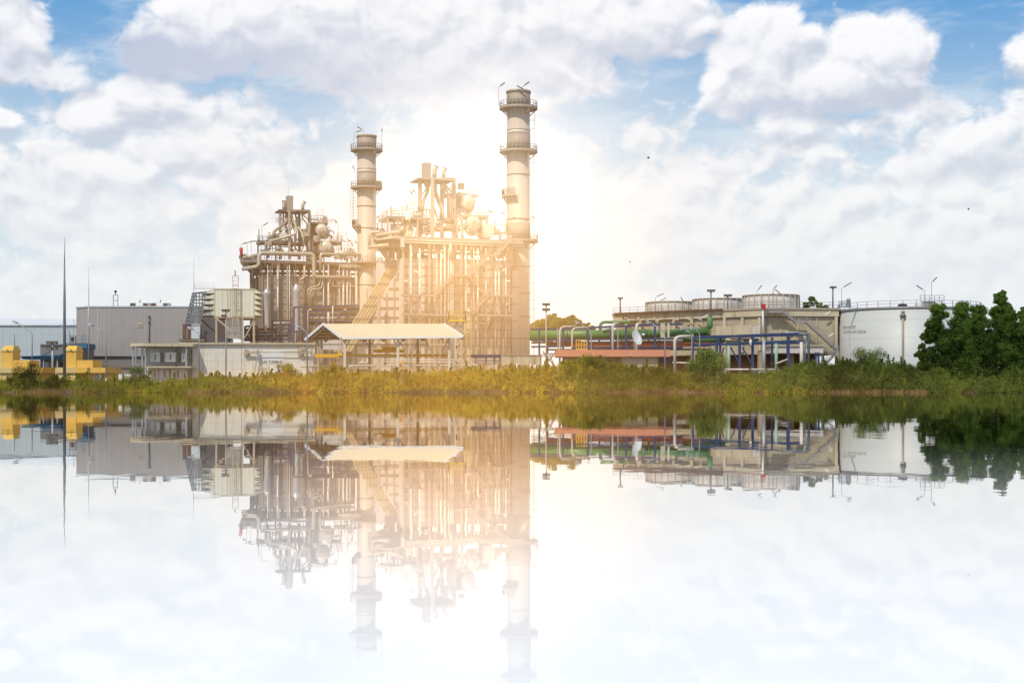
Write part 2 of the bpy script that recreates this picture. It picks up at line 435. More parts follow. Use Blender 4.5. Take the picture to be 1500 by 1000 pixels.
t = thing('turbine_hall', 'big grey ribbed metal hall with two rooftop ventilators', 'building', (-80, 300, G))
q = PL(128.6, 300, 0)
fp = [(-67.0, 300), (-67, 338), (-96.6, 338), (-93.9, 303.2), (-90.5, 300)]
zt, zm = zat(450, 300), zat(521, 300)
b = MB(); b.prism(fp[::-1], zm, zt); b.obj('upper_wall', M['grey_clad'], t)
fp2 = [(-67.3, 300.35), (-67.3, 337.5), (-96.3, 337.5), (-93.6, 303.4), (-90.4, 300.35)]
b = MB(); b.prism(fp2[::-1], zat(547, 300), zm); b.obj('lower_wall', M['grey_dark'], t)
b = MB(); b.prism([(-67.2, 300.25), (-67.2, 337.5), (-96.3, 337.5), (-93.6, 303.3), (-90.4, 300.25)][::-1], G - .1, zat(547, 300)); b.obj('plinth', M['white'], t)
b = MB(); b.prism([(-66.9, 299.85), (-66.9, 338.2), (-96.9, 338.2), (-94.1, 303.1), (-90.6, 299.85)][::-1], zt, zt + .28); b.obj('roof', M['white_clad'], t)
for yy in (521, 536, 546): MB().panel(q, 128, yy, 277, yy + .8, .12, .2).obj('band', M['grey_dark'] if yy == 521 else M['steel'], t)
for xx in (128.6, 143, 277): MB().panel(q, xx, 450.5, xx + 1.0, 521, .08, .1).obj('corner_trim', M['white_clad'], t)
MB().panel(q, 117, 481, 118.6, 520, -3, .3).obj('door', M['white'], t)
MB().tube([q.at(218, 462, .25), q.at(218, 520, .25)], .12).tube([q.at(218, 462, .25), q.at(218, 464.5, .25)], .22).tube([q.at(218, 470, .25), q.at(218, 473, .25)], .22).obj('downpipe', M['grey_dark'], t)
s_ = MB().panel(q, 201, 473, 209, 479, .12, .1).obj('sign_plate', M['beige'], t)
MB().panel(q, 202.2, 475.2, 207.9, 477.2, .14, .02).obj('lettering', M['grey_dark'], s_)
MB().ladder(q.at(110.5, 466, 1), q.at(110.5, 520, 1), (1, 0, 0), .7).obj('ladder', M['rail'], t)
MB().panel(q, 276, 458, 281, 460, 1, .3).tube(fillet([q.at(281, 458, .8), q.at(272, 470, .8), q.at(272, 500, .8)], .8), .16).obj('vent_pipe', M['beige'], t)
for i, (x0, x1) in enumerate(((190, 216.5), (220, 246))):
    v = thing('roof_ventilator', ['louvred rooftop ventilator box nearer the roof mast, on the grey hall', 'louvred rooftop ventilator box farther from the roof mast, on the grey hall'][i], 'ventilator', q.at((x0 + x1) / 2, 449, -3), 'ventilators on the grey hall')
    MB().panel(q, x0, 443.2, x1, 450.5, -2.5, 3).obj('housing', M['white'], v)
    MB().panel(q, x0 + .6, 444, x0 + 8.5, 449, -2.45, .08).obj('louvre', M['rust'], v); MB().panel(q, x1 - 7, 444, x1 - .6, 449, -2.45, .08).obj('louvre', M['rust'], v)
    MB().tube([q.at(x0 + 15, 443, -3), q.at(x0 + 15, 439, -3)], .12).obj('pipe_stub', M['steel'], v)
v = thing('roof_mast_frame', 'small open steel frame with a beacon on the grey hall roof', 'mast', q.at(169, 449, -3))
b = MB()
for xx in (166, 172.6):
    for off in (-3, -4): b.beam(q.at(xx, 450, off), q.at(xx, 432, off), .12)
for yy in (432, 440): b.beam(q.at(166, yy, -3), q.at(172.6, yy, -3), .12).beam(q.at(166, yy, -4), q.at(172.6, yy, -4), .12)
b.obj('frame', M['pole'], v)
MB().tube([q.at(169.3, 432, -3.5), q.at(169.3, 425, -3.5)], .08).ball(q.at(169.3, 427, -3.5), .3).obj('beacon', M['dark'], v)
# service block with teal canopies in front of the hall
t = thing('service_block', 'low grey service block with dark teal canopies beside the grey hall', 'building', at(85, 560, 285))
q2 = PL(59, 285, 0)
b = MB().panel(q2, 59, 504, 112, 565, 0, 12); b.obj('wall', M['grey_dark'], t)
MB().panel(q2, 58.5, 503, 112.5, 505, .3, 12.6).obj('roof', M['grey_clad'], t)
b = MB(); a0 = at(34, 524.5, 281); a1 = at(84, 524.5, 281)
b.hexa([(a0.x, 281, a0.z - .2), (a1.x, 281, a0.z - .2), (a1.x, 285, a0.z - .2), (a0.x, 285, a0.z - .2), (a0.x - .6, 280.6, a0.z + .35), (a1.x, 280.6, a0.z + .5), (a1.x, 285, a0.z + .9), (a0.x - .6, 285, a0.z + .4)]); b.obj('canopy', M['teal'], t)
MB().panel(q2, 112, 503, 127, 510.5, 1.0, 6).obj('canopy', M['teal'], t)
MB().rail([at(96, 503, 284), at(127, 503, 284)], 1.6, 1.2).obj('railing', M['pole'], t)
for xx in (60, 85): MB().beam(at(xx, 522, 281), at(xx + 14, 514, 284.5), .14).obj('strut', M['teal'], t)
for xx in (64, 84): MB().beam(at(xx, 525, 281.4), at(xx, 562, 281.4), .22).obj('post', M['galv'], t)
MB().panel(q2, 66, 530, 71, 556, .06, .1).obj('door', M['white_clad'], t)
MB().panel(q2, 77, 530, 80, 545, .06, .1).panel(q2, 87, 530, 96, 550, .06, .1).obj('window', M['dark'], t)
v = thing('cooling_unit', 'small boxy condenser unit on the service block roof', 'condenser', at(107, 498, 286))
MB().cbox(at(107, 497, 286), 1.1, .7, 1.6).obj('housing', M['grey_clad'], v); MB().tube([at(107, 497, 285.7), at(107, 497, 285.6)], .45, 14).obj('fan', M['dark'], v)

# ------------------------------------------------------------------ yellow buildings
def yellow(name, label, dxp, ac, Y=232):
    p = PL(100 + dxp, Y, 0); t = thing(name, label, 'building', at(120 + dxp, 566, Y + 4), 'stepped yellow buildings')
    X = lambda v: v + dxp
    # pale left flank turned towards the viewer, brighter front
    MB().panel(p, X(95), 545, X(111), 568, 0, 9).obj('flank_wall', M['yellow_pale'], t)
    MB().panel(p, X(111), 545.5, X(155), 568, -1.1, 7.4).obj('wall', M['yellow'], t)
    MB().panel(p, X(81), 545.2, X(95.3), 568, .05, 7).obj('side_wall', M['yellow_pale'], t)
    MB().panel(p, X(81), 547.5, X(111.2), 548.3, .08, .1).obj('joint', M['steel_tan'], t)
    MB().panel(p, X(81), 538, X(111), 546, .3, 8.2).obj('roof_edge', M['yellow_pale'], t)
    MB().panel(p, X(111), 538, X(156), 546, .3, 9).obj('roof', M['yellow'], t)
    MB().panel(p, X(94.5), 527.3, X(136.3), 538, -.8, 5).obj('upper_storey', M['yellow'], t)
    # tower with sloped cap
    MB().panel(p, X(94), 513, X(111.5), 538, -.7, 3.6).obj('tower', M['yellow'], t)
    a = p.at(X(94), 513, -.6); c = p.at(X(111.9), 513, -.6); zt_ = zat(505.6, Y)
    MB().hexa([(a.x, a.y, a.z), (c.x, c.y, a.z), (c.x, c.y + 3.8, a.z), (a.x, c.y + 3.8, a.z), (a.x + .25, a.y + 1.2, zt_), (c.x - .25, c.y + 1.2, zt_), (c.x - .25, c.y + 3.4, zt_), (a.x + .25, c.y + 3.4, zt_)]).obj('tower_cap', M['yellow'], t)
    MB().panel(p, X(94), 512.6, X(112), 514.2, -.55, 3.9).obj('cornice', M['yellow_pale'], t)
    MB().panel(p, X(115), 553, X(118.6), 560, -1.06, .1).obj('wall_opening', M['dark'], t)
    MB().beam(p.at(X(104), 511.5, -.4), p.at(X(104), 514, -.4), .12).obj('bracket', M['dark'], t)
    if ac:
        v = thing('air_conditioner', 'white outdoor air conditioner mounted on the yellow wall', 'air conditioner', p.at(143, 552, -.6))
        MB().panel(p, 137.5, 547.5, 148.5, 555.6, -.62, .45).obj('housing', M['white'], v)
        c_ = p.at(141.8, 551.5, -.6); f_ = MB().tube([c_, c_ + Vector((0, -.05, 0))], .40, 18).obj('fan_grille', M['grey_dark'], v)
        MB().tube([c_ + Vector((0, -.06, 0)), c_ + Vector((0, -.09, 0))], .15, 10).obj('fan_hub', M['white'], f_)
        MB().beam(p.at(139, 556.2, -.7), p.at(139, 556.2, -1.1), .08).obj('bracket', M['steel'], v); MB().beam(p.at(147, 556.2, -.7), p.at(147, 556.2, -1.1), .08).obj('bracket', M['steel'], v)
    return t
yellow('yellow_building', 'stepped yellow building with a white air conditioner on its wall', 0, True)
yellow('yellow_building', 'stepped yellow building half hidden by the dark shrub at the far left', -93, False, 233)

# ------------------------------------------------------------------ poles, lamps, masts
def street_lamp(px, py, reach, base, Y, label, group='curved street lamps'):
    t = thing('street_lamp', label, 'street lamp', at(px, base, Y), group)
    p0 = at(px, base, Y); p0.z = G - .2; top = at(px, py, Y); s = Y / F
    arm = Vector((reach * s, 0, abs(reach) * s * .42))
    P = [p0, top - Vector((0, 0, 1.0))] + [top - Vector((0, 0, 1.0)) + Vector((reach * s * (1 - math.cos(a)) * .35, 0, 1.0 * math.sin(a))) for a in (.5, 1.0, 1.45)] + [top + arm * .8]
    b = MB(); b.tube(P, .1, 8, rr=[.13, .10] + [.07] * (len(P) - 2)); b.tube([p0, p0 + Vector((0, 0, 1.2))], .18); b.obj('pole', M['galv'], t)
    h = top + arm * .8; d = arm.normalized()
    MB().tube([h - d * .1, h + d * .25, h + d * .8, h + d * 1.05], .16, 8, rr=[.08, .17, .19, .08]).obj('lamp_head', M['galv'], t)
    g = h + d * .55 + Vector((0, 0, -.13)); MB().cbox(g, .6, .26, .08).obj('lamp_glass', M['lamp_glass'], t)
    return t
street_lamp(47, 482, -26, 545, 255, 'street lamp with a curved arm in front of the pale hall')
street_lamp(102, 481, -8, 503, 283, 'short curved lamp just behind the tallest dark mast')
street_lamp(155.5, 485, -23, 560, 226, 'street lamp with a curved arm in front of the grey hall')
street_lamp(292, 486, -11, 548, 226, 'street lamp standing before the left end of the gas turbine wall')
street_lamp(450, 484, -12, 545, 222, 'street lamp standing where the gas turbine wall meets the shed roof')
street_lamp(866, 481, -20, 515, 240, 'street lamp arching over the coral roof beside the yellow railing')
street_lamp(974, 482, -24, 540, 226, 'street lamp at the right end of the coral roof')
street_lamp(1013.5, 487, -12, 540, 228, 'street lamp before the first post of the blue pipe rack')
street_lamp(1024.8, 485, -8, 520, 232, 'short street lamp under the end of the green pipeline')

def mast(name, label, px, top, base, Y, r0, r1, cat='mast', m='pole'):
    p = at(px, base, Y); p.z = G - .3
    o = MB().tube([p, at(px, (top * 2 + base) / 3, Y), at(px, top, Y)], r0, 10, rr=[r0, (r0 * .7 + r1 * .3), r1])
    t = thing(name, label, cat, p); o.obj('pole', M[m], t)
    MB().tube([p, p + Vector((0, 0, .5))], r0 * 1.5, 10).obj('base', M['concrete'], t); return t
t = mast('lightning_mast', 'tallest dark tapering mast rising behind the yellow building', 94.5, 385, 562, 227, .27, .10)
MB().tube([at(94.5, 386, 227), at(95, 347, 227)], .07, 6, rr=[.09, .03]).obj('spike', M['pole'], t)
t = mast('lightning_mast', 'thin pale mast in front of the corner of the grey hall', 130, 440, 560, 280, .16, .08, m='galv')
MB().tube([at(130, 441, 280), at(130, 390, 280)], .05, 6, rr=[.06, .025]).obj('spike', M['galv'], t)
mast('lightning_mast', 'thin dark rod beside the pale hall at the far left', 21.2, 488, 545, 245, .10, .06)
t = mast('lightning_mast', 'thin rod rising past the left edge of the filter house', 284, 425, 505, 262, .06, .05, m='galv')
MB().tube([at(284, 426, 262), at(284, 378, 262)], .04, 6, rr=[.045, .025]).obj('spike', M['galv'], t)

def floodlight(px, top, base, Y, label, heads=4, w=7.0, m='pole', r=.15):
    p = at(px, base, Y)
    if base > 500: p.z = G - .2
    t = thing('floodlight_mast', label, 'floodlight', p, 'floodlight masts')
    s = Y / F; tp = at(px, top + 2, Y); MB().tube([p, tp], r, 8).obj('pole', M[m], t)
    MB().beam(tp + Vector((-w * .4 * s, 0, 0)), tp + Vector((w * .4 * s, 0, 0)), .1).obj('crossarm', M[m], t)
    for i in range(heads):
        row = i // 2; sx = -1 if i % 2 == 0 else 1
        c = tp + Vector((sx * w * .30 * s, -.3, (.0 if row == 0 else -.9)))
        k = min(.62, .42 * w / 7); b = MB()
        b.hexa([c + Vector(v) for v in ((-k * .6, 0, -k * .45), (k * .6, 0, -k * .45), (k * .6, .5, -k * .3), (-k * .6, .5, -k * .3), (-k, -.15, k * .45), (k, -.15, k * .45), (k * .7, .5, k * .4), (-k * .7, .5, k * .4))])
        hd = b.obj('lamp_head', M['dark'], t)
        MB().hexa([c + Vector(v) for v in ((-k * .45, -.05, -k * .38), (k * .45, -.05, -k * .38), (k * .45, .0, -k * .38), (-k * .45, .0, -k * .38), (-k * .8, -.2, k * .3), (k * .8, -.2, k * .3), (k * .8, -.14, k * .3), (-k * .8, -.14, k * .3))]).obj('lamp_glass', M['grey_dark'], hd)
    return t
floodlight(77, 500, 562, 240, 'pole with four black floodlights between the two yellow buildings', 4, 13, 'galv', .2)
floodlight(331, 453, 548, 238, 'floodlight pole standing before the gas turbine wall under the filter house', 3, 8, 'rail', .11)
floodlight(800, 444, 545, 240, 'floodlight pole with clustered lamps right of the taller chimney', 4, 8, 'beige', .11)
floodlight(908.5, 435, 462, 290, 'floodlight pole at the left end of the cooling tower roof', 2, 6)
floodlight(1041.5, 424, 456, 283, 'floodlight pole on the cooling tower edge before the middle fan stack', 2, 9)
floodlight(1066, 431, 455, 279, 'shorter floodlight pole on the cooling tower just right of another', 2, 9)
floodlight(1220, 419, 453.5, 272, 'floodlight pole on the cooling tower beside the white tank', 2, 7)

def deck_lamp(px, top, base, Y, dx_, dy_, label, group='slanted tube lamps on the cooling tower and tank', w=1.7):
    """thin post with a slanted tube lamp"""
    t = thing('tube_lamp', label, 'lamp', at(px, base, Y), group); s = Y / F
    P = [at(px, base, Y), at(px, top + 2, Y), at(px + dx_ * .2, top, Y)]
    MB().tube(P, .045, 6).obj('pole', M['rail'], t)
    a = at(px + dx_ * .25, top, Y); e = at(px + dx_, top + dy_, Y); MB().beam(a, e, .24, .18).obj('lamp_head', M['steel'], t)
    return t
deck_lamp(960, 434, 455, 300, 12, -4, 'tube lamp slanting up right above the leftmost fan stack')
deck_lamp(964, 441, 456, 300, 12, -5, 'lower tube lamp of the pair above the leftmost fan stack')
deck_lamp(1003, 442, 453, 300, -6, -7, 'tube lamp slanting up left where two fan stacks meet')
deck_lamp(1109, 424, 453, 278, 7, -6, 'tube lamp slanting up over the left half of the nearest fan stack')
deck_lamp(1132, 423, 453, 278, 6, -5, 'tube lamp slanting up over the middle of the nearest fan stack')
deck_lamp(1133, 424, 453, 277, 10, 6, 'tube lamp slanting down over the middle of the nearest fan stack')
deck_lamp(1233, 420, 450, 262, 14, -6, 'tube lamp slanting right over the left edge of the white tank')
deck_lamp(1354.5, 424, 441, 261, -12, -6, 'tube lamp slanting left over the white tank near the trees')
deck_lamp(1364.5, 412, 440, 261, 8, -6, 'tallest tube lamp on the white tank beside the trees')

# ------------------------------------------------------------------ gas turbine enclosure, filter house
GT = PL(282, 246, 6)
t = thing('gas_turbine_enclosure', 'long pale concrete enclosure wall lettered GAS TURBINE', 'building', GT.at(370, 560, -5))
a = GT.xy(282); b2 = GT.xy(461); n_ = GT.n
zt, zb = zat(504, 246), G - .2
def gp(px, off): q = GT.xy(px, off); return (q.x, q.y)
MB().prism([gp(282, 0), gp(461, 0), gp(455, -14), gp(276.5, -9)], zb, zt).obj('wall', M['gt_wall'], t)
MB().prism([gp(262, .5), gp(462.5, .5), gp(458, -15), (gp(262, .5)[0] - 1, gp(262, .5)[1] + 12)], zt, zt + .28).obj('roof_slab', M['concrete_light'], t)
MB().panel(GT, 353.3, 504.2, 354.2, 550, .04, .1).obj('joint', M['steel_tan'], t)
s_ = MB().panel(GT, 382, 514, 416, 532.5, .05, .1).obj('sign_panel', M['white'], t)
c = GT.at(399.3, 530.0, .075); text(s_, 'GAS TURBINE -', c, .60, M['text_dark'], rz=R(6))
MB().panel(GT, 384, 538, 391, 549, .05, .1).panel(GT, 392.5, 535, 394.5, 549, .05, .1).obj('door', M['beige'], t)
for x0, x1 in ((358, 378), (437, 457)):
    b = MB().panel(GT, x0, 511.6, x0 + 5, 520.5, .6, .6).obj('bracket_foot', M['steel_tan'], t)
    MB().beam(GT.at(x0 + 4, 516.5, .6), GT.at(x1 + 1, 515, 0.8), .3).beam(GT.at(x1 - .5, 511.5, 0.7), GT.at(x1 - .5, 519, 0.7), .3).obj('bracket_arm', M['steel_tan'], t)
    MB().beam(GT.at(x1 - .5, 518, 0.7), GT.at(x1 - 7, 556, 0.7), .16).beam(GT.at(x1 - .5, 518, 0.7), GT.at(x1 + 5, 551, 0.7), .16).obj('frame_leg', M['galv'], t)
MB().tube([GT.at(378, 515.6, 0.7), GT.at(438, 515.6, 0.7)], .08).obj('tie_rod', M['galv'], t)
MB().panel(GT, 442, 504, 447, 514, .3, .3).obj('cable_box', M['steel_tan'], t)
MB().tube([GT.at(440, 536.5, 2), GT.at(464, 536, 2)], .16).obj('pipe', M['pipe_white'], t)
MB().rail([GT.at(356, 551, 1), GT.at(384, 551, 1)], .8, 1.0, .03).obj('railing', M['safety'], t)

# frame shed left of it
FS = PL(193, 243, 0)
t = thing('pipe_shelter', 'open flat-roofed steel shelter with pale cabinets left of the turbine wall', 'shelter', FS.at(235, 560, -3))
MB().prism([(FS.at(192, 500).x, 242.5), (FS.at(213, 500).x, 241.2), (FS.at(283, 500).x, 243), (FS.at(283, 500).x, 251), (FS.at(192, 500).x, 251)], zat(507.5, 243), zat(503, 243)).obj('roof', M['concrete_light'], t)
for xx, off in ((195, 0), (199, -5), (208.5, 0), (213.5, .5), (273, -.2), (258, -5)):
    MB().beam(FS.at(xx, 507.6, off), Vector((FS.at(xx, 560, off).x, FS.at(xx, 560, off).y, G - .1)), .28).obj('column', M['galv'], t)
MB().panel(FS, 211, 536.5, 280, 538.5, .6, 4).obj('shelf', M['concrete_light'], t)
MB().beam(FS.at(195, 520, 0), FS.at(213, 520, 0), .14).beam(FS.at(195, 534, 0), FS.at(213, 534, 0), .14).beam(FS.at(195, 546, 0), FS.at(202, 534, 0), .12).obj('bracing', M['galv'], t)
for (x0, x1, y0, y1) in ((220, 234, 516, 530), (241.5, 257, 516, 530), (266, 271, 517, 530), (221, 232, 534 + 5, 556), (233, 248, 537.5 + 1, 556), (250, 270, 538.8, 556)):
    c_ = MB().panel(FS, x0, y0, x1, y1, -1.6, 2).obj('cabinet', M['white'], t)
    MB().panel(FS, x0 + (x1 - x0) * .45, y0 + 3, x0 + (x1 - x0) * .6, y1 - 3, -1.57, .05).obj('door_gap', M['grey_dark'], c_)
MB().panel(FS, 215, 509, 280, 558, -6, .3).obj('back_wall', M['white'], t)
MB().panel(FS, 206, 557, 284, 566, 1.5, .3).obj('low_wall', M['white_clad'], t)
b = thing('perimeter_wall', 'low white wall between the yellow building and the steel shelter', 'wall', at(185, 562, 262))
MB().panel(PL(167, 262, 0), 167, 548.5, 200, 566, 0, .3).obj('panel', M['white'], b); MB().panel(PL(167, 262, 0), 182, 551, 208, 566, 2, 1.5).obj('pier', M['beige'], b)

FH = PL(314, 258, 8)
t = thing('filter_house', 'cream air intake filter house with sawtooth weather hoods on steel legs', 'filter house', FH.at(345, 503, -3))
MB().panel(FH, 314, 423, 372.5, 463, 0, 7.5).obj('housing', M['cream'], t)
MB().panel(FH, 312.8, 422.3, 373.5, 423.6, .12, 7.8).obj('roof_trim', M['concrete_light'], t)
for xx in (314, 333, 336.5, 353, 371.3): MB().panel(FH, xx, 423.7, xx + 1.1, 463, .07, .07).obj('seam_strip', M['beige'], t)
MB().panel(FH, 313, 462.8, 373, 465.6, .2, 7.9).obj('base_beam', M['steel_tan'], t)
def hood(px, px_out, ytop, h, Yb):
    s0 = FH.at(px, ytop, 0); s1 = FH.at(px_out, ytop + h * .70, 0); z0 = zat(ytop, s0.y); z1 = zat(ytop + h * .74, s0.y); z2 = zat(ytop + h * .86, s0.y)
    n7 = FH.n * -7.4; b = MB()
    A_, B_, C_, D_ = Vector((s0.x, s0.y, z0)), Vector((s1.x, s1.y, z1)), Vector((s1.x, s1.y, z1 - .12)), Vector((s0.x, s0.y, z2))
    vs = [A_, B_, C_, D_] + [v + Vector((n7.x, n7.y, 0)) for v in (A_, B_, C_, D_)]
    b.add(vs, [(0, 3, 2, 1), (4, 5, 6, 7), (0, 1, 5, 4), (1, 2, 6, 5), (2, 3, 7, 6), (3, 0, 4, 7)])
    return b
for i in range(5):
    hood(372.6, 382.5, 422.8 + i * 8, 8, 0).obj('weather_hood', M['cream'], t)
    hood(314, 293.5, 422.8 + i * 8, 8, 0).obj('weather_hood', M['cream'], t)
# inclined wire screen on the left end
b = MB(); p0, p1, p2, p3 = FH.at(271, 475, 1.5), FH.at(294, 472, 1.5), FH.at(302, 427, 1.5), FH.at(282, 429, 1.5)
p4, p5 = FH.at(277, 474, -7), FH.at(287, 429, -7)
b.add([p0, p1, p2, p3, p4, p5], [(0, 1, 2, 3), (4, 0, 3, 5)]); b.obj('wire_screen', M['mesh'], t)
b = MB()
for u, v in ((p0, p3), (p1, p2), (p0, p1), (p3, p2), (p4, p5), (p0, p4), (p3, p5), (p0.lerp(p3, .5), p1.lerp(p2, .5)), (p0.lerp(p3, .25), p1.lerp(p2, .25)), (p0.lerp(p3, .75), p1.lerp(p2, .75))): b.beam(u, v, .12)
b.obj('screen_frame', M['pole'], t)
for xx, off in ((294, 0), (317, 0), (336, -6), (355, 0), (372, -.3), (317, -7), (372, -7)):
    MB().beam(FH.at(xx, 465.6, off), Vector(tuple(FH.xy(xx, off)) + (zt,)), .34).obj('leg', M['steel_tan'], t)
MB().beam(FH.at(318, 467, .1), FH.at(354, 497, .1), .3).obj('brace', M['steel_tan'], t)
MB().beam(FH.at(295, 468, 0), FH.at(316, 487, 0), .26).obj('brace', M['dark'], t)
MB().beam(FH.at(373, 468, -.2), FH.at(357, 497, -.2), .2).obj('brace', M['steel_tan'], t)
MB().panel(FH, 331.5, 466, 352, 495, -2, 4).obj('inlet_duct', M['white'], t)
MB().panel(FH, 320, 470, 331.5, 497, -3, 3).obj('silencer', M['casing'], t)
for yy in (476, 487): MB().panel(FH, 331.3, yy, 352.2, yy + .8, -1.95, .1).obj('duct_flange', M['beige'], t)
b = MB(); b.ladder(FH.at(345, 404, .5), FH.at(345, 497, .5), (1, 0, 0), 1.0)
for yy in (404, 418, 443, 468): b.beam(FH.at(340.5, yy, .9), FH.at(349.5, yy, .9), .12)
b.beam(FH.at(341, 404, .9), FH.at(341, 497, .9), .10).beam(FH.at(349, 404, .9), FH.at(349, 497, .9), .10); b.obj('ladder', M['steel_tan'], t)
MB().tube([FH.at(344.5, 404, .5), FH.at(344.5, 396, .5)], .09).obj('beacon', M['dark'], t)
MB().rail([FH.at(285, 423, -1), FH.at(314, 423, -1)], 1.0, 5, .02).obj('railing', M['galv'], t)
v = thing('transformer_cabinet', 'boxy cabinet with dark brown louvres left of the filter house legs', 'cabinet', FH.at(280, 498, 1))
MB().panel(FH, 280, 474, 293, 496, 1.2, 3).obj('housing', M['white_clad'], v); MB().panel(FH, 267.6, 474.5, 280, 496, 1.1, 2.6).obj('louvre', M['rust'], v)
MB().panel(FH, 273.4, 474.4, 274.4, 496, 1.16, .1).obj('divider', M['galv'], v)
MB().panel(FH, 262, 496.5, 300, 499.5, 1.5, 5).obj('base', M['steel'], v)
v = thing('oil_pump', 'small dark pump casing on the enclosure roof under the filter house', 'pump', FH.at(298, 498, 1))
MB().hexa([FH.at(293, 498, 1.2), FH.at(303, 498, 1.2), FH.at(303, 498, -.5), FH.at(293, 498, -.5), FH.at(298, 487, 1), FH.at(302, 487, 1), FH.at(302, 487, -.3), FH.at(298, 487, -.3)]).obj('casing', M['dark'], v)
MB().tube([FH.at(299, 489, .4), FH.at(303, 485.5, .4)], .3).obj('outlet', M['dark'], v)

# ------------------------------------------------------------------ violet-blue pipe rack on the enclosure roof before the first boiler
PR = PL(360, 268, 8)
t = thing('pipe_rack', 'faded violet-blue pipe rack standing above the gas turbine wall', 'pipe rack', PR.at(440, 503, 0))
def rackpart(x0, y0, x1, y1, w=.3, off=0, nm='beam', m='blue_fade'): MB().beam(PR.at(x0, y0, off), PR.at(x1, y1, off), w).obj(nm, M[m], t)
for xx, y0 in ((359, 478), (368, 478), (377, 480), (399, 470), (411, 471), (427, 466), (430.5, 450), (445, 450), (476, 448), (447, 450), (525, 448)):
    rackpart(xx, y0, xx, 500, .34, nm='post')
for xx, y0 in ((365, 480), (388, 482), (404, 472), (438, 450), (458, 449), (490, 449), (508, 449)):
    rackpart(xx, y0, xx, 500, .25, -4, nm='post')
for a_ in ((359, 478, 377, 478), (359, 487, 400, 487), (399, 470, 428, 470), (399, 476, 428, 476), (399, 482, 428, 481), (430, 450, 526, 447.5), (445, 456, 526, 455), (445, 463, 526, 462), (445, 470, 526, 470), (430, 486, 526, 485), (359, 497, 430, 497)):
    rackpart(*a_, w=.36)
for a_ in ((447, 480, 468, 452), (476, 452, 460, 478), (400, 498, 426, 484)): rackpart(*a_, w=.2, nm='brace')
for i, a_ in enumerate(((450, 452.5, 526, 451.5), (450, 459, 526, 458.6), (448, 466, 526, 465.6), (448, 473.5, 526, 473), (360, 483, 399, 482), (380, 492, 428, 491.6), (400, 473.5, 428, 473), (360, 493, 399, 492.6))):
    MB().tube([PR.at(a_[0], a_[1], -2), PR.at(a_[2], a_[3], -2)], .26).obj('pipe', M[['rust', 'steel', 'pipe', 'rust'][i % 4]], t)
for i in range(14):
    x0 = 366 + i * 11.5; MB().tube([PR.at(x0, 484 - (i % 3) * 4, -1), PR.at(x0, 500, -1)], .22 + .1 * (i % 2)).obj('riser', M[['pipe_white', 'steel', 'pipe'][i % 3]], t)
pipe(t, PR, [(451, 500), (451, 456), (455, 452), (457, 456)], 1.1, M['pipe'], .3)
pipe(t, PR, [(481, 476), (481, 457)], 1.7, M['pipe_white'], .4); pipe(t, PR, [(487.5, 476), (487.5, 447)], 1.0, M['pipe_white'], .4)
MB().rail([PR.at(372, 499, 1.2), PR.at(430, 499, 1.2)], 1.3, 1.4, .03).obj('railing', M['pole'], t)
MB().panel(PR, 440, 481, 470, 500, -5, .5).panel(PR, 470, 470, 528, 500, -5.5, .5).obj('cladding', M['rust'], t)
MB().panel(PR, 359, 485, 400, 500, -5, .5).obj('cladding', M['grey_dark'], t)
rr_ = random.Random(4)
for i in range(16):
    x0 = 378 + rr_.random() * 145; y0 = 452 + rr_.random() * 44
    if x0 < 430: y0 = max(y0, 486)
    MB().ball(PR.at(x0, y0, -1.2), .35 + .25 * rr_.random(), 8).obj('valve', M[['pipe_white', 'rust', 'pipe'][i % 3]], t)

# ------------------------------------------------------------------ heat recovery boilers
def boiler(label, pl, X, Y_, x1, xl, ytop, yplat, ybase, side_rows, seed, pale, depth=15):
    """X: map of relative drawing -> columns; see the calls for the traced rows"""
    pass
def casing(t, pl, x0, x1, yt, yb, depth, step_x, step_y, off=0.0, m='casing', rib='casing_rib'):
    MB().panel(pl, x0, yt, x1, yb, off, depth).obj('casing', M[m], t)
    b = MB(); n = max(1, round((x1 - x0) / step_x))
    for i in range(n + 1):
        xx = x0 + (x1 - x0) * i / n; b.beam(pl.at(xx, yt, off + .03), pl.at(xx, yb, off + .03), .16, .12)
    k = max(1, round((yb - yt) / step_y))
    zt_, zb_ = pl.at(x0, yt, off).z, pl.at(x0, yb, off).z
    A_, B_ = pl.xy(x0, off + .04), pl.xy(x1, off + .04)
    for j in range(k + 1):
        z = zt_ + (zb_ - zt_) * j / k; b.beam((A_.x, A_.y, z), (B_.x, B_.y, z), .14, .2)
    b.obj('stiffener', M[rib], t)
def leftface(pl, x0, deg, depth):   # plane running back from the left front corner
    Q = PL(x0, pl.xy(x0).y, deg + 90); return Q
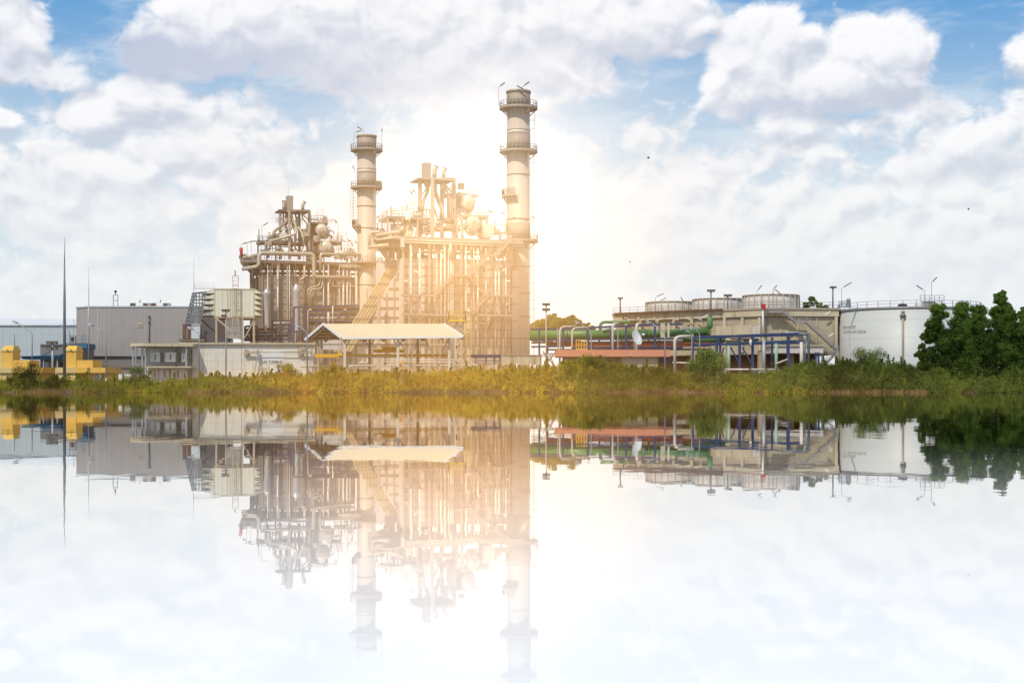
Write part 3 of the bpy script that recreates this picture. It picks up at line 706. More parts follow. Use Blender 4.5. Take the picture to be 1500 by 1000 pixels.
def greeble(t, pl, x0, x1, y0, y1, n, seed, off0=-6, off1=0, mats=('pipe', 'steel_tan', 'pipe_white', 'steel')):
    r = random.Random(seed)
    for i in range(n):
        px_, py_ = x0 + r.random() * (x1 - x0), y0 + r.random() * (y1 - y0); off = off0 + r.random() * (off1 - off0); k = r.random()
        s = pl.P.y / F; mm = M[r.choice(mats)]
        if k < .35:
            w = 5 + r.random() * 14; pipe(t, pl, [(px_, py_, off), (px_ + w, py_, off), (px_ + w, py_ + 4 + r.random() * 6, off)], .6 + r.random() * .9, mm)
        elif k < .55:
            c = pl.at(px_, py_, off); b = MB().ball(c, .28 + r.random() * .3, 8); b.tube([c, c + Vector((0, 0, .9))], .08, 6); b.tube([c + Vector((0, 0, .9)), c + Vector((0, 0, 1.0))], .3, 10); b.obj('valve', mm, t)
        elif k < .75:
            pipe(t, pl, [(px_, py_ - 5 - r.random() * 6, off), (px_, py_ + 6, off)], .5 + r.random() * .6, mm)
        elif k < .88:
            c = pl.at(px_, py_, off); MB().cbox(c, .8 + r.random(), .8, .7 + r.random() * .9).obj('equipment_box', mm, t)
        else:
            c = pl.at(px_, py_, off); MB().tube([c, c + pl_dir(pl) * (1.2 + r.random() * 2)], .35 + r.random() * .25, 10).obj('header', mm, t)
def pl_dir(pl): return Vector((pl.d.x, pl.d.y, 0))
def nrm(pl): return Vector((pl.n.x, pl.n.y, 0))
def drum(t, pl, px, py, rpx, off, L, m='drum', name='steam_drum'):
    c = pl.at(px, py, off); r = rpx * c.y / F; d = Vector((.06, -1, 0)).normalized()
    b = MB(); P = [c - d * L, c]; b.tube([c - d * (L + r * .5), c - d * (L + r * .35), c - d * L, c, c + d * r * .28, c + d * r * .45, c + d * r * .52], r, 20, rr=[r * .5, r * .85, r, r, r * .85, r * .5, r * .12])
    o = b.obj(name, M[m], t)
    e = c + d * r * .5; MB().tube([e, e + d * .25], r * .32, 14).obj('manhole', M['pipe'], o)
    return o
def elbow(t, pl, px, py, s_, dirx, off=-3):
    pts = [(px, py, off), (px, py - s_ * .9, off), (px + dirx * s_ * .7, py - s_ * 1.35, off)]
    P = [pl.at(*p) for p in pts]; r = s_ * .3 * P[0].y / F
    MB().tube(fillet(P, 1.0), r, 12, rr=None).obj('vent_elbow', M['pipe'], t)
    MB().tube([P[-1], P[-1] + (P[-1] - P[-2]).normalized() * .12], r * 1.15, 12).obj('vent_mouth', M['steel'], t)
def tower(t, pl, legs, top, base, off=-2, w=.55, m='steel_tan'):
    for (xx, o_, yb) in legs: MB().beam(pl.at(xx, top, o_), pl.at(xx, yb, o_), w).obj('tower_leg', M[m], t)
    b = MB(); L = legs
    for i in range(len(L)):
        a_, c_ = L[i], L[(i + 1) % len(L)]; b.beam(pl.at(a_[0], top + .8, a_[1]), pl.at(c_[0], top + .8, c_[1]), .5)
    b.obj('tower_top_frame', M[m], t)
def lamp_on(t, pl, px, py0, py1, dx_, dy_, off=0, nm='deck_light'):
    b = MB().beam(pl.at(px, py1, off), pl.at(px, py0, off), .07); b.beam(pl.at(px, py0, off), pl.at(px + dx_ * .3, py0 + dy_ * .3, off), .07)
    b.beam(pl.at(px + dx_ * .3, py0 + dy_ * .3, off), pl.at(px + dx_, py0 + dy_, off), .22); b.obj(nm, M['steel'], t)

def deck(t, pl, pll, x0, x1, xl, y, th, m='steel_tan', over=.8, depth=14, name='platform', rail=True):
    """platform that runs along the front plane and round the left face; y = row at the front corner"""
    A_ = pl.xy(x0, over); B_ = pl.xy(x1, over); n = pl.n * (depth + over)
    z = zat(y, A_.y)
    dl = pl.d * -1.2
    fp = [A_ + dl * 0, B_, B_ - n, A_ - n]
    MB().prism([(p.x, p.y) for p in fp], z - th, z).obj(name, M[m], t)
    if rail:
        MB().rail([(A_ - n).to_3d() + Vector((0, 0, z)), A_.to_3d() + Vector((0, 0, z)), B_.to_3d() + Vector((0, 0, z))], 1.15, 1.5, .035).obj('railing', M['rail'], t)
    return z

# ---- first boiler (left, farther)
B1 = PL(383, 316, A)
t = thing('heat_recovery_boiler', 'rusty brown boiler block with pipe-covered platform, the smaller left one', 'boiler', B1.at(440, 545, -6), 'heat recovery boilers')
boiler1 = t
casing(t, B1, 383, 522, 403, 545, 13, 15.5, 10.5)
L1 = leftface(B1, 383, A, 13)
for xx in (367.5, 371, 376, 381): MB().beam(L1.at(xx, 388, -.3), L1.at(xx, 545, -.3), .45).obj('column', M['steel'], t)
for i, xx in enumerate((384, 396, 408, 421, 433, 446, 461, 475, 490, 505, 520)):
    MB().beam(B1.at(xx, 384, .5 if i % 2 else .3), B1.at(xx, 545, .5 if i % 2 else .3), .34 if i % 2 else .22).obj('column', M['steel' if i % 3 else 'steel_tan'], t)
for i, xx in enumerate((372, 378, 390, 402, 414, 428, 440, 452, 468, 482, 498, 512)):
    MB().beam(B1.at(xx, 386, -6), B1.at(xx, 404, -6), .6).obj('inner_column', M['steel'], t)
for yy in (391, 397.5): MB().beam(B1.at(384, yy, .3), B1.at(524, yy + 3, .3), .18).beam(B1.at(372, yy + 3, -7), B1.at(524, yy + 4, -7), .5).obj('tie_beam', M['steel'], t)
z1 = deck(t, B1, L1, 378, 556, 351, 381.2, .55, 'steel', over=1.0, depth=13)
# the big left overhang of the deck
A_ = B1.xy(352, -1.5); B_ = B1.xy(378, 1.0); C_ = B1.xy(381, -13); D_ = B1.xy(357, -13)
MB().prism([(p.x, p.y) for p in (A_, B_, C_, D_)], z1 - .5, z1 + .02).obj('platform', M['steel'], t)
MB().rail([(D_.x, D_.y, z1), (A_.x, A_.y, z1), (B_.x, B_.y, z1)], 1.2, 1.4, .035).obj('railing', M['rail'], t)
for (x0, x1_) in ((354, 367.5), (360, 372)): MB().beam(B1.at(x0, 385, -1), B1.at(x1_, 400, -1), .35).obj('bracket', M['steel'], t)
MB().panel(B1, 378, 384.5, 530, 388.5, -1.0, .6).panel(B1, 366, 385, 384, 392, -2, 8).obj('girder', M['steel'], t)
Wp = M['pipe']
pipe(t, B1, [(355, 394, -1.0), (379.5, 390, 1.2), (379.5, 370.5, 1.2), (459.5, 372, 1.4), (460, 405.5, 1.4), (515, 406.5, 1.2)], 2.9, Wp, bend=.9, n=12, flanges=True)
pipe(t, B1, [(469.5, 399, 1.2), (469.5, 372, 1.2), (528, 373, .6)], 2.0, Wp, n=10)
pipe(t, B1, [(355, 377.5, -1.5), (379, 373.5, -.5)], 2.5, Wp, n=10); pipe(t, B1, [(355, 385, -1.8), (379, 381, -.2)], 2.0, M['steel_tan'], n=10)
pipe(t, B1, [(446, 389), (446, 407), (439, 410)], 1.8, Wp, 1.0)
pipe(t, B1, [(451, 447), (451, 424), (455, 421), (467, 418.5), (469, 412), (469, 405)], 1.2, Wp, 1.2); pipe(t, B1, [(454.5, 447), (454.5, 427), (457, 424), (471, 422), (472.5, 415), (472.5, 405)], 1.2, Wp, 1.2)
pipe(t, B1, [(487.5, 405), (487.5, 419.5), (521, 419.5), (521, 398)], 1.0, Wp, 1.0)
for xx, r_ in ((407, 1.9), (481, 1.7), (503, 1.9), (508.5, 1.5), (521.5, 1.3), (474, 1.2), (424, 1.0), (497, 1.0), (392, .9), (513, .9)):
    pipe(t, B1, [(xx, 388), (xx, 545)], r_ * .8, M['pipe_white'], 1.0, name='riser', flanges=r_ > 1.4)
for (px_, y0, y1, r0, r1) in ((391, 422, 480, 5.2, 3.2), (434, 415, 500, 5.3, 5.3)):
    c = B1.at(px_, y1, 3.0); s = c.y / F; hgt = (y1 - y0) * s
    MB().lathe(c, [(r1 * s, 0), (r1 * s * 1.0, hgt * .2), (r0 * s, hgt * .85), (r0 * s * 1.05, hgt * .86), (r0 * s * 1.05, hgt * .89), (r0 * s * .55, hgt * .97), (.01, hgt * 1.0)], 20).obj('silencer_vessel', M['vessel'], t)
# tower frame with its chimney box
tower(t, B1, [(410.3, -3, 380), (424, -1, 380), (453, -2.5, 380), (438.5, -7, 380)], 308, 380)
MB().panel(B1, 409, 306.5, 453.5, 308.5, -1.2, 5.5).obj('tower_roof', M['steel'], t)
MB().panel(B1, 420.5, 286.5, 429.5, 306.5, -2.5, 1.6).obj('exhaust_box', M['steel_tan'], t)
MB().beam(B1.at(423, 287, -3), B1.at(423, 274, -3), .05).obj('rod', M['rail'], t)
elbow(t, B1, 416, 307, 9, -.1); elbow(t, B1, 443.5, 307, 8, .45)
for a_ in ((410, 322, 424, 312), (453, 322, 439, 312), (424, 340, 438, 315), (424, 345, 438, 372), (453, 340, 440, 372), (412, 340, 423, 325)):
    MB().beam(B1.at(a_[0], a_[1], -2), B1.at(a_[2], a_[3], -2), .22).obj('brace', M['steel'], t)
pipe(t, B1, [(401, 347, -2), (401, 339, -2), (420, 326, -2), (420, 308, -3)], 2.3, M['steel_tan'], n=10)
pipe(t, B1, [(394, 354, -.5), (434, 342.5, -.5), (434, 332, -.8), (427, 318, -1.5), (427, 308, -2)], 2.0, Wp, n=10)
pipe(t, B1, [(432, 360, -1), (433, 340, -1), (426, 322, -3)], 1.8, M['steel_tan'], n=10); pipe(t, B1, [(445, 360, -1), (444, 345, -1), (436, 330, -3), (432, 310, -3)], 1.4, Wp)
pipe(t, B1, [(415, 308, -4), (415, 330, -4)], 1.2, Wp); pipe(t, B1, [(419, 308, -4), (419, 335, -4)], 1.0, Wp); pipe(t, B1, [(443, 308, -3), (443, 320, -3), (450, 328, -3), (450, 350, -3)], 1.0, Wp)
# upper decks
for (x0, x1_, yy, off) in ((377, 446, 354, -2), (377, 408, 352.5, -5), (467, 501, 353.5, -2), (455, 480, 326.5, -4)):
    a_, b_ = B1.at(x0, yy, off), B1.at(x1_, yy, off); z = a_.z
    MB().prism([(a_.x, a_.y), (b_.x, b_.y), (b_.x - 1, b_.y + 4), (a_.x - 1, a_.y + 4)], z - .3, z).obj('platform', M['steel'], t)
    MB().rail([(a_.x, a_.y, z), (b_.x, b_.y, z)], 1.15, 1.3, .035).obj('railing', M['rail'], t)
for xx in (378, 391, 404, 458, 468, 500): MB().beam(B1.at(xx, 353, -2.2), B1.at(xx, 382, -2.2), .3).obj('column', M['steel'], t)
MB().panel(B1, 453.5, 328, 467, 381, -5, 4).obj('equipment_tower', M['steel'], t)
drum(t, B1, 471, 337, 9.4, -2.5, 6.5); drum(t, B1, 477, 362.5, 10.2, -1.5, 7.5)
pipe(t, B1, [(462, 334, -1), (467, 338, -.5), (467, 352, -.5)], 1.1, Wp)
MB().panel(B1, 474, 317, 478.5, 327, -3, 1).obj('control_box', M['steel_tan'], t)
MB().rail([B1.at(456, 326, -3.8), B1.at(479, 326, -3.8)], 1.6, .8, .04).obj('railing', M['rail'], t)
greeble(t, B1, 379, 456, 352, 379, 26, 11); greeble(t, B1, 395, 450, 338, 352, 12, 51, -5, -2); greeble(t, B1, 379, 405, 345, 352, 6, 31, -5, -3); greeble(t, B1, 456, 528, 368, 380, 16, 12); greeble(t, B1, 430, 480, 318, 350, 10, 13, -5, -3); greeble(t, B1, 354, 378, 372, 382, 6, 14)
greeble(t, B1, 386, 520, 389, 402, 14, 15, -3, .2)
MB().rail([B1.at(482, 353, -1.8), B1.at(501, 353, -1.8)], 1.2, .9, .035).obj('railing', M['rail'], t)
MB().beam(B1.at(495.5, 341, -1), B1.at(495.5, 370, -1), .12).beam(B1.at(500, 343, -1), B1.at(500, 364, -1), .1).beam(B1.at(493, 355, -1), B1.at(503, 355, -1), .12).beam(B1.at(493, 364, -1), B1.at(501, 364, -1), .12).obj('antenna_frame', M['steel_tan'], t)
for a_ in ((383.5, 332, 350, 9, -6), (353, 358, 372, 9, -3), (368, 354, 371, 8, -1), (495, 328, 345, -4, -5), (509, 356, 371, -8, -5), (516, 355, 370, -7, -4), (519, 362, 372, -5, -6), (362, 356, 372, 8, -3), (527, 358, 372, -7, -4)):
    lamp_on(t, B1, *a_, off=-1)
for yy in (387.5, 389.5): pipe(t, B1, [(497, yy + 1, 1.5), (541, yy + 2.4, 1.5)], .9, Wp)
for i in range(9): MB().beam(B1.at(388 + i * 15, 385, 1.5), B1.at(388 + i * 15, 390, 1.5), .16).obj('hanger', M['steel'], t)
v = thing('wind_sock', 'red wind sock hanging at the left end of the left boiler platform', 'wind sock', B1.at(353.5, 377, -1))
MB().tube([B1.at(353, 363, -1.3), B1.at(353.4, 369, -1.3), B1.at(353.8, 376.5, -1.3)], .35, 10, rr=[.42, .36, .22]).obj('sleeve', M['red'], v)
MB().beam(B1.at(352, 362, -1.3), B1.at(352, 381, -1.3), .09).obj('pole', M['rail'], v)

def finework(t, pl, x0, x1, y0, y1, n, seed, o0=-5, o1=1):
    r = random.Random(seed)
    for i in range(n):
        a, b = x0 + r.random() * (x1 - x0), y0 + r.random() * (y1 - y0); off = o0 + r.random() * (o1 - o0); w = 6 + r.random() * 16; h = 5 + r.random() * 9
        m = MB(); P = lambda u, v: pl.at(u, v, off)
        for q in (0, 1): m.beam(P(a + q * w, b), P(a + q * w, b - h), .08)
        for q in (.35, .7, 1): m.beam(P(a, b - h * q), P(a + w, b - h * q), .06)
        if r.random() < .4: m.beam(P(a, b), P(a + w, b - h), .06)
        m.obj('scaffold_frame', M[r.choice(['rail', 'steel_tan', 'pipe'])], t)
finework(t, B1, 378, 525, 352, 380, 30, 41); finework(t, B1, 400, 500, 318, 352, 12, 42); finework(t, B1, 386, 520, 392, 420, 8, 45, .5, 1.5)

# ---- second boiler (right, nearer)
B2 = PL(590, 268, A)
t = thing('heat_recovery_boiler', 'pale tan boiler block with a zigzag outside stair, the larger right one', 'boiler', B2.at(670, 545, -6), 'heat recovery boilers')
casing(t, B2, 590, 748, 377.5, 545, 15, 17.5, 13, m='casing_pale')
L2 = leftface(B2, 590, A, 15)
MB().panel(B2, 566, 380, 590, 545, -7, 8).obj('casing', M['casing_pale'], t)
for xx in (566, 571, 577, 583, 589): MB().beam(B2.at(xx, 365, -5), B2.at(xx, 545, -5), .45).obj('column', M['steel_tan'], t)
for i, xx in enumerate((591, 600, 629, 636, 650, 668, 676, 690, 705, 720, 737, 744.5)):
    MB().beam(B2.at(xx, 352, .7), B2.at(xx, 545, .7), .38 if i % 2 == 0 else .24).obj('column', M['steel_tan'], t)
for xx in (572, 584, 596, 608, 618, 630, 642, 655, 664, 677, 692, 706, 719, 732, 744): MB().beam(B2.at(xx, 354, -6), B2.at(xx, 379, -6), .9).obj('inner_column', M['steel_tan'], t)
for yy in (361, 367): MB().beam(B2.at(591, yy, .3), B2.at(748, yy + 6, .3), .2).beam(B2.at(575, yy, -7), B2.at(748, yy + 7, -7), .6).obj('tie_beam', M['steel_tan'], t)
z2 = deck(t, B2, L2, 588, 766, 543, 346.5, .5, 'steel_tan', over=1.2, depth=14)
A_ = B2.xy(546, -2.0); B_ = B2.xy(588, 1.2); C_ = B2.xy(590, -13); D_ = B2.xy(552, -13)
MB().prism([(p.x, p.y) for p in (A_, B_, C_, D_)], z2 - .45, z2 + .02).obj('platform', M['steel_tan'], t)
MB().rail([(D_.x, D_.y, z2), (A_.x, A_.y, z2), (B_.x, B_.y, z2)], 1.2, 1.4, .035).obj('railing', M['rail'], t)
MB().panel(B2, 586, 349, 752, 355, -.8, .8).panel(B2, 566, 350, 592, 362, -2, 8).obj('girder', M['steel_tan'], t)
for k_ in (0, 1): pipe(t, B2, [(593, 351.5 + 3.4 * k_, 1.7), (768, 358 + 3.4 * k_, 1.7)], 1.3, Wp)
MB().panel(B2, 588, 348.5, 592.5, 362, 1.8, .8).obj('end_plate', M['stack_pale'], t)
for a_ in ((559, 365, 572, 383), (554, 362, 566, 378)): MB().beam(B2.at(a_[0], a_[1], -3), B2.at(a_[2], a_[3], -4), .4).obj('bracket', M['steel_tan'], t)
pipe(t, B2, [(540, 362, -2.0), (570, 358.5, .2)], 2.9, Wp, n=12); pipe(t, B2, [(541, 362, -2), (541, 341.5, -2), (548, 339.8, -1.8), (565, 340, -1)], 2.0, Wp, n=10)
pipe(t, B2, [(551, 345, -1), (589, 338.5, .8), (589, 333, .8)], 2.8, Wp, n=12); pipe(t, B2, [(551, 351.5, -1), (586, 346.5, .8)], 2.0, Wp)
for i, (xx, r_) in enumerate(((602, 2.0), (615, 2.2), (646, 1.7), (651.5, 2.0), (657, 1.2), (660.5, 1.6), (682.5, 1.6), (700, 1.9), (726, 1.6), (731, 1.7), (663.5, 1.0), (640, 1.0), (694, 1.0), (712, 1.2), (741, 1.2))):
    pipe(t, B2, [(xx, 358 + (i % 3) * 6), (xx, 545)], r_ * .8, M['pipe_white'], 1.5, name='riser', flanges=r_ > 1.5, n=10)
pipe(t, B2, [(660, 356), (660, 378)], 2.6, Wp, 1.8, n=10)
# sloping transition duct
b = MB()
def slope(mb, x0a, x1a, ya, x0b, x1b, yb, off, th):
    P_ = [B2.at(x0b, yb, off), B2.at(x1b, yb, off), B2.at(x1b, yb, off - th), B2.at(x0b, yb, off - th), B2.at(x0a, ya, off - 3), B2.at(x1a, ya, off - 3), B2.at(x1a, ya, off - 3 - th), B2.at(x0a, ya, off - 3 - th)]
    return mb.hexa(P_)
slope(MB(), 568, 584, 393, 490, 513, 515, -1.5, 6).obj('transition_duct', M['duct'], t)
for k_ in range(5):
    f_ = k_ / 4; b.beam(B2.at(568 + 16 * f_, 393, -4.4), B2.at(490 + 23 * f_, 515, -1.35), .16, .30)
b.obj('duct_rib', M['duct'], t)
for yy in (415, 434, 447, 466, 490):
    f_ = (yy - 393) / 122; MB().beam(B2.at(568 - 78 * f_ - 1.5, yy, -4.3 + 3 * f_), B2.at(584 - 71 * f_ + 1.5, yy, -4.3 + 3 * f_), .32).obj('duct_flange', M['steel_tan'], t)
Q2 = PL(530, 268, 8)
b = MB(); A_ = [(584, 395), (590, 395), (590, 545), (515, 545), (515, 512)]
fr = [B2.at(x, y, -3.0) for x, y in A_]; bk = [p - nrm(B2) * 6 for p in fr]
b.add(fr + bk, [(0, 1, 2, 3, 4)[::-1], (5, 6, 7, 8, 9), (0, 4, 9, 5), (4, 3, 8, 9), (1, 0, 5, 6)]); b.obj('inlet_casing', M['casing_pale'], t)
b = MB()
for xx in range(522, 590, 11):
    yt_ = max(396, 512 - (xx - 515) / 69 * 117 + 2); b.beam(B2.at(xx, yt_, -2.85), B2.at(xx, 545, -2.85), .2)
for yy in range(408, 545, 14):
    xl_ = 515 + max(0, (512 - yy)) / 117 * 69 + 1; b.beam(B2.at(xl_, yy, -2.85), B2.at(590, yy, -2.85), .18)
b.obj('stiffener', M['steel_tan'], t)
MB().beam(B2.at(555, 434, -1), B2.at(555, 545, -1), .6).obj('column', M['steel_tan'], t)
# tower and chimney box
tower(t, B2, [(615, -4, 348), (633.5, -1.5, 348), (665, -3, 348), (647.5, -8, 348)], 261.5, 348, w=.75)
MB().panel(B2, 613, 259.8, 666, 262, -1.2, 6).obj('tower_roof', M['steel_tan'], t)
MB().panel(B2, 621, 238, 631.5, 260, -3, 1.7).obj('exhaust_box', M['steel_tan'], t)
MB().lathe(B2.at(626, 270, -3.5), [(.3, -.9), (.7, 0), (.7, 1.2)], 12).obj('hopper', M['steel_tan'], t)
MB().beam(B2.at(634.5, 240, -3), B2.at(634.5, 220, -3), .05).obj('rod', M['rail'], t)
elbow(t, B2, 636.5, 259.5, 11, .35); elbow(t, B2, 650, 259.5, 9, .35)
for a_ in ((615, 290, 633, 265), (665, 300, 649, 268), (634, 280, 645, 305), (634, 300, 645, 330), (650, 268, 664, 285), (655, 285, 664, 305)):
    MB().beam(B2.at(a_[0], a_[1], -2.5), B2.at(a_[2], a_[3], -2.5), .26).obj('brace', M['steel_tan'], t)
pipe(t, B2, [(619, 310, -3), (620, 295, -3), (627, 280, -3), (627, 262, -3.5)], 2.4, Wp, n=10); pipe(t, B2, [(649, 320, -3), (648, 305, -3), (638, 280, -3), (638, 262, -3.5)], 2.2, Wp, n=10)
pipe(t, B2, [(645, 322, -5), (646, 300, -5), (651, 285, -5), (651, 262, -5)], 1.8, Wp); pipe(t, B2, [(660, 320, -3), (660, 300, -3), (652, 285, -3)], 1.4, Wp)
for (x0, x1_, yy, off, dd) in ((567, 630, 317, -2, 6), (630, 668, 331, -2, 5), (664, 716, 314.5, -2.5, 5), (656, 700, 284, -4, 4)):
    a_, b_ = B2.at(x0, yy, off), B2.at(x1_, yy, off); z = a_.z
    MB().prism([(a_.x, a_.y), (b_.x, b_.y), (b_.x - 1.5, b_.y + dd), (a_.x - 1.5, a_.y + dd)], z - .3, z).obj('platform', M['steel_tan'], t)
    MB().rail([(a_.x - 1.5, a_.y + dd, z), (a_.x, a_.y, z), (b_.x, b_.y, z)], 1.15, 1.2, .035).obj('railing', M['rail'], t)
for xx in (568, 583, 600, 612, 669, 706, 714): MB().beam(B2.at(xx, 318, -2.2), B2.at(xx, 348, -2.2), .34).obj('column', M['steel_tan'], t)
pipe(t, B2, [(670, 349), (670, 320), (675, 318.5), (677, 322), (677, 349)], 1.6, M['pipe_white'], -1, n=10)
MB().panel(B2, 663, 285, 676, 314, -6, 4).obj('equipment_tower', M['steel_tan'], t)
drum(t, B2, 685.6, 296, 10.8, -3, 8); drum(t, B2, 693, 327, 11.4, -1.2, 9)
b = MB().hexa([B2.at(577, 347, -3), B2.at(605, 347, -1), B2.at(605, 347, -8), B2.at(577, 347, -9), B2.at(590, 322, -4), B2.at(600, 322, -3), B2.at(600, 322, -7), B2.at(590, 322, -8)]); b.obj('stack_damper', M['duct'], t)
MB().panel(B2, 707, 328, 722, 348, -1.5, 3).obj('control_cabin', M['stack_pale'], t)
for xx, y0 in ((691, 272), (699, 272), (702, 278)): MB().beam(B2.at(xx, y0, -3.5), B2.at(xx, 316, -3.5), .08).obj('scaffold_pole', M['rail'], t)
for yy in (274, 281, 288): MB().beam(B2.at(688, yy, -3.5), B2.at(704, yy, -3.5), .08).obj('scaffold_rail', M['rail'], t)
greeble(t, B2, 590, 664, 318, 345, 34, 21); greeble(t, B2, 552, 592, 322, 345, 16, 22, -6, -2); greeble(t, B2, 664, 745, 326, 347, 16, 23); greeble(t, B2, 566, 625, 306, 316, 8, 24, -4, -2); greeble(t, B2, 658, 690, 272, 284, 6, 25, -5, -4)
greeble(t, B2, 594, 745, 360, 377, 14, 26, -3, .4)
for xx, y0 in ((560, 306), (566, 308), (572, 303), (576, 305)): MB().beam(B2.at(xx, y0, -3), B2.at(xx, 345, -3), .07).obj('scaffold_pole', M['rail'], t)
for yy in (310, 318, 327): MB().beam(B2.at(557, yy, -3), B2.at(580, yy, -3), .07).obj('scaffold_rail', M['rail'], t)
for a_ in ((605, 286, 312, -4, -6), (609, 282, 312, -5, -4), (560, 315, 330, -9, 4), (741, 315, 345, -6, -4), (724, 312, 345, -9, -3), (757, 322, 345, -5, -4)): lamp_on(t, B2, *a_, off=-1)
finework(t, B2, 556, 742, 316, 346, 34, 43); finework(t, B2, 612, 700, 275, 316, 10, 46); finework(t, B2, 565, 625, 302, 316, 4, 44, -4, -2)
# stairs and walkways on the front
def stair(t, pl, a_, c_, off=3.0, w=1.0, m='steel_tan'):
    P, Q = pl.at(a_[0], a_[1], off), pl.at(c_[0], c_[1], off); nn = nrm(pl) * -w
    b = MB(); b.beam(P, Q, .1, .28).beam(P + nn, Q + nn, .1, .28)
    k = max(3, int((Q - P).length / .34))
    for i in range(k + 1): c = P.lerp(Q, i / k); b.beam(c, c + nn, .26, .05)
    o = b.obj('stair_flight', M[m], t)
    b = MB()
    for hh in (.55, 1.1):
        b.beam(P + Vector((0, 0, hh)), Q + Vector((0, 0, hh)), .06); b.beam(P + nn + Vector((0, 0, hh)), Q + nn + Vector((0, 0, hh)), .06)
    for i in range(0, k + 1, 4): c = P.lerp(Q, i / k); b.beam(c, c + Vector((0, 0, 1.1)), .05); b.beam(c + nn, c + nn + Vector((0, 0, 1.1)), .05)
    b.obj('handrail', M[m], o)
def walk(t, pl, x0, x1_, yy, off=3.0, w=1.3, m='steel_tan'):
    a_, b_ = pl.at(x0, yy, off), pl.at(x1_, yy, off); z = zat(yy, a_.y); nn = pl.n * -w
    o = MB().prism([(a_.x, a_.y), (b_.x, b_.y), (b_.x + nn.x, b_.y + nn.y), (a_.x + nn.x, a_.y + nn.y)], z - .28, z).obj('walkway', M[m], t)
    MB().rail([(a_.x, a_.y, z), (b_.x, b_.y, z)], 1.15, 1.3, .035).obj('railing', M['rail'], o)
walk(t, B2, 590, 638, 431); stair(t, B2, (638, 431), (665.5, 403)); walk(t, B2, 665, 689, 402.5); stair(t, B2, (689, 402), (717, 374)); walk(t, B2, 717, 727, 373.5); stair(t, B2, (727, 374), (751, 350))
stair(t, B2, (684, 404), (709, 430), off=1.6); walk(t, B2, 709, 750, 432); stair(t, B2, (716, 433), (691, 460), off=3.4)
walk(t, B2, 591, 691, 459.5); walk(t, B2, 689, 750, 460.5)
for a_ in ((640, 440, 652, 425), (700, 380, 710, 398), (735, 470, 744, 448), (712, 490, 722, 466)): MB().beam(B2.at(a_[0], a_[1], 1), B2.at(a_[2], a_[3], 1), .2).obj('brace', M['steel'], t)
pipe(t, B2, [(695, 473.5), (716, 473.5), (716, 470), (722, 465)], 1.0, M['pipe_white'], 1.8)
for xx, yy in ((592, 412), (593, 438), (592, 444), (742, 412), (741, 446), (684, 455), (607, 396), (735, 396)): MB().beam(B2.at(xx, yy, 2.2), B2.at(xx + 5, yy + (3 if xx == 607 else -1.5), 2.2), .2).obj('wall_light', M['lamp_glass'], t)

# ------------------------------------------------------------------ chimneys
def chimney(label, px, Y, top, rpx, rings, plats, bands, base, panelx=None):
    s = Y / F; c = at(px, 571, Y); c.z = 0; r = rpx * s
    t = thing('chimney', label, 'chimney', (c.x, c.y, G), 'steel chimneys'); z = lambda py: zat(py, Y)
    MB().lathe((c.x, c.y, 0), [(r, G - .2), (r, z(top + 3)), (r * .8, z(top + 3)), (r * .78, z(top + 22))], 40).obj('shaft', M['stack'], t)
    MB().ring((c.x, c.y, 0), r * .93, r * 1.10, z(top + 3), z(top)).obj('rim', M['steel_tan'], t)
    for y0, y1 in bands: MB().ring((c.x, c.y, 0), r * .9, r * 1.045, z(y1), z(y0), 40).obj('cladding_band', M['stack_band'], t)
    for y0 in rings: MB().ring((c.x, c.y, 0), r * .9, r * 1.06, z(y0 + 1.0), z(y0), 40).obj('flange_ring', M['steel_tan'], t)
    for y0 in (bands[1][0] - 6.5, ) if len(bands) > 1 else (): MB().ring((c.x, c.y, 0), r * .9, r * 1.03, z(y0 + 6), z(y0), 40).obj('pale_band', M['stack_pale'], t)
    for (yy, rp, a0, a1) in plats:
        R1 = rp * s; k = 28; A0, A1 = R(a0), R(a1); zz = z(yy)
        an = [A0 + (A1 - A0) * i / k for i in range(k + 1)]
        vs = []; b = MB()
        for a_ in an: vs += [(c.x + r * 1.0 * math.cos(a_), c.y + r * math.sin(a_), zz - .3), (c.x + R1 * math.cos(a_), c.y + R1 * math.sin(a_), zz - .3), (c.x + R1 * math.cos(a_), c.y + R1 * math.sin(a_), zz), (c.x + r * math.cos(a_), c.y + r * math.sin(a_), zz)]
        fs = [(i * 4 + j, i * 4 + (j + 1) % 4, (i + 1) * 4 + (j + 1) % 4, (i + 1) * 4 + j) for i in range(k) for j in range(4)] + [(0, 1, 2, 3), (k * 4 + 3, k * 4 + 2, k * 4 + 1, k * 4)]
        pf = b.add(vs, fs).obj('platform', M['steel_tan'], t)
        MB().rail([(c.x + R1 * .98 * math.cos(a_), c.y + R1 * .98 * math.sin(a_), zz) for a_ in an], 1.2, 1.4, .035).obj('railing', M['rail'], pf)
        for a_ in an[::4]: MB().beam((c.x + R1 * .93 * math.cos(a_), c.y + R1 * .93 * math.sin(a_), zz - .3), (c.x + r * math.cos(a_), c.y + r * math.sin(a_), zz - 1.6), .16).obj('bracket', M['steel_tan'], pf)
    return t, c, r, z
t, c, r, z = chimney('shorter steel chimney between the two boilers', 537, 325, 199, 13.6, (248, 302, 334, 417), ((220, 23.5, 0, 360), (275, 23.2, 0, 360), (384.5, 24, -200, 60), (331, 21.5, 150, 240)), ((203, 219), (255, 274)), 545)
MB().ladder((c.x - r - .9, c.y - .6, z(332)), (c.x - r - .9, c.y - .6, z(275)), (0, 1, 0), .8).obj('ladder', M['steel_tan'], t)
b = MB()
for i in range(12): yy = 277 + i * 4.5; b.beam((c.x - r, c.y - 1, z(yy)), (c.x - r - 1.5, c.y - 1, z(yy)), .07); 
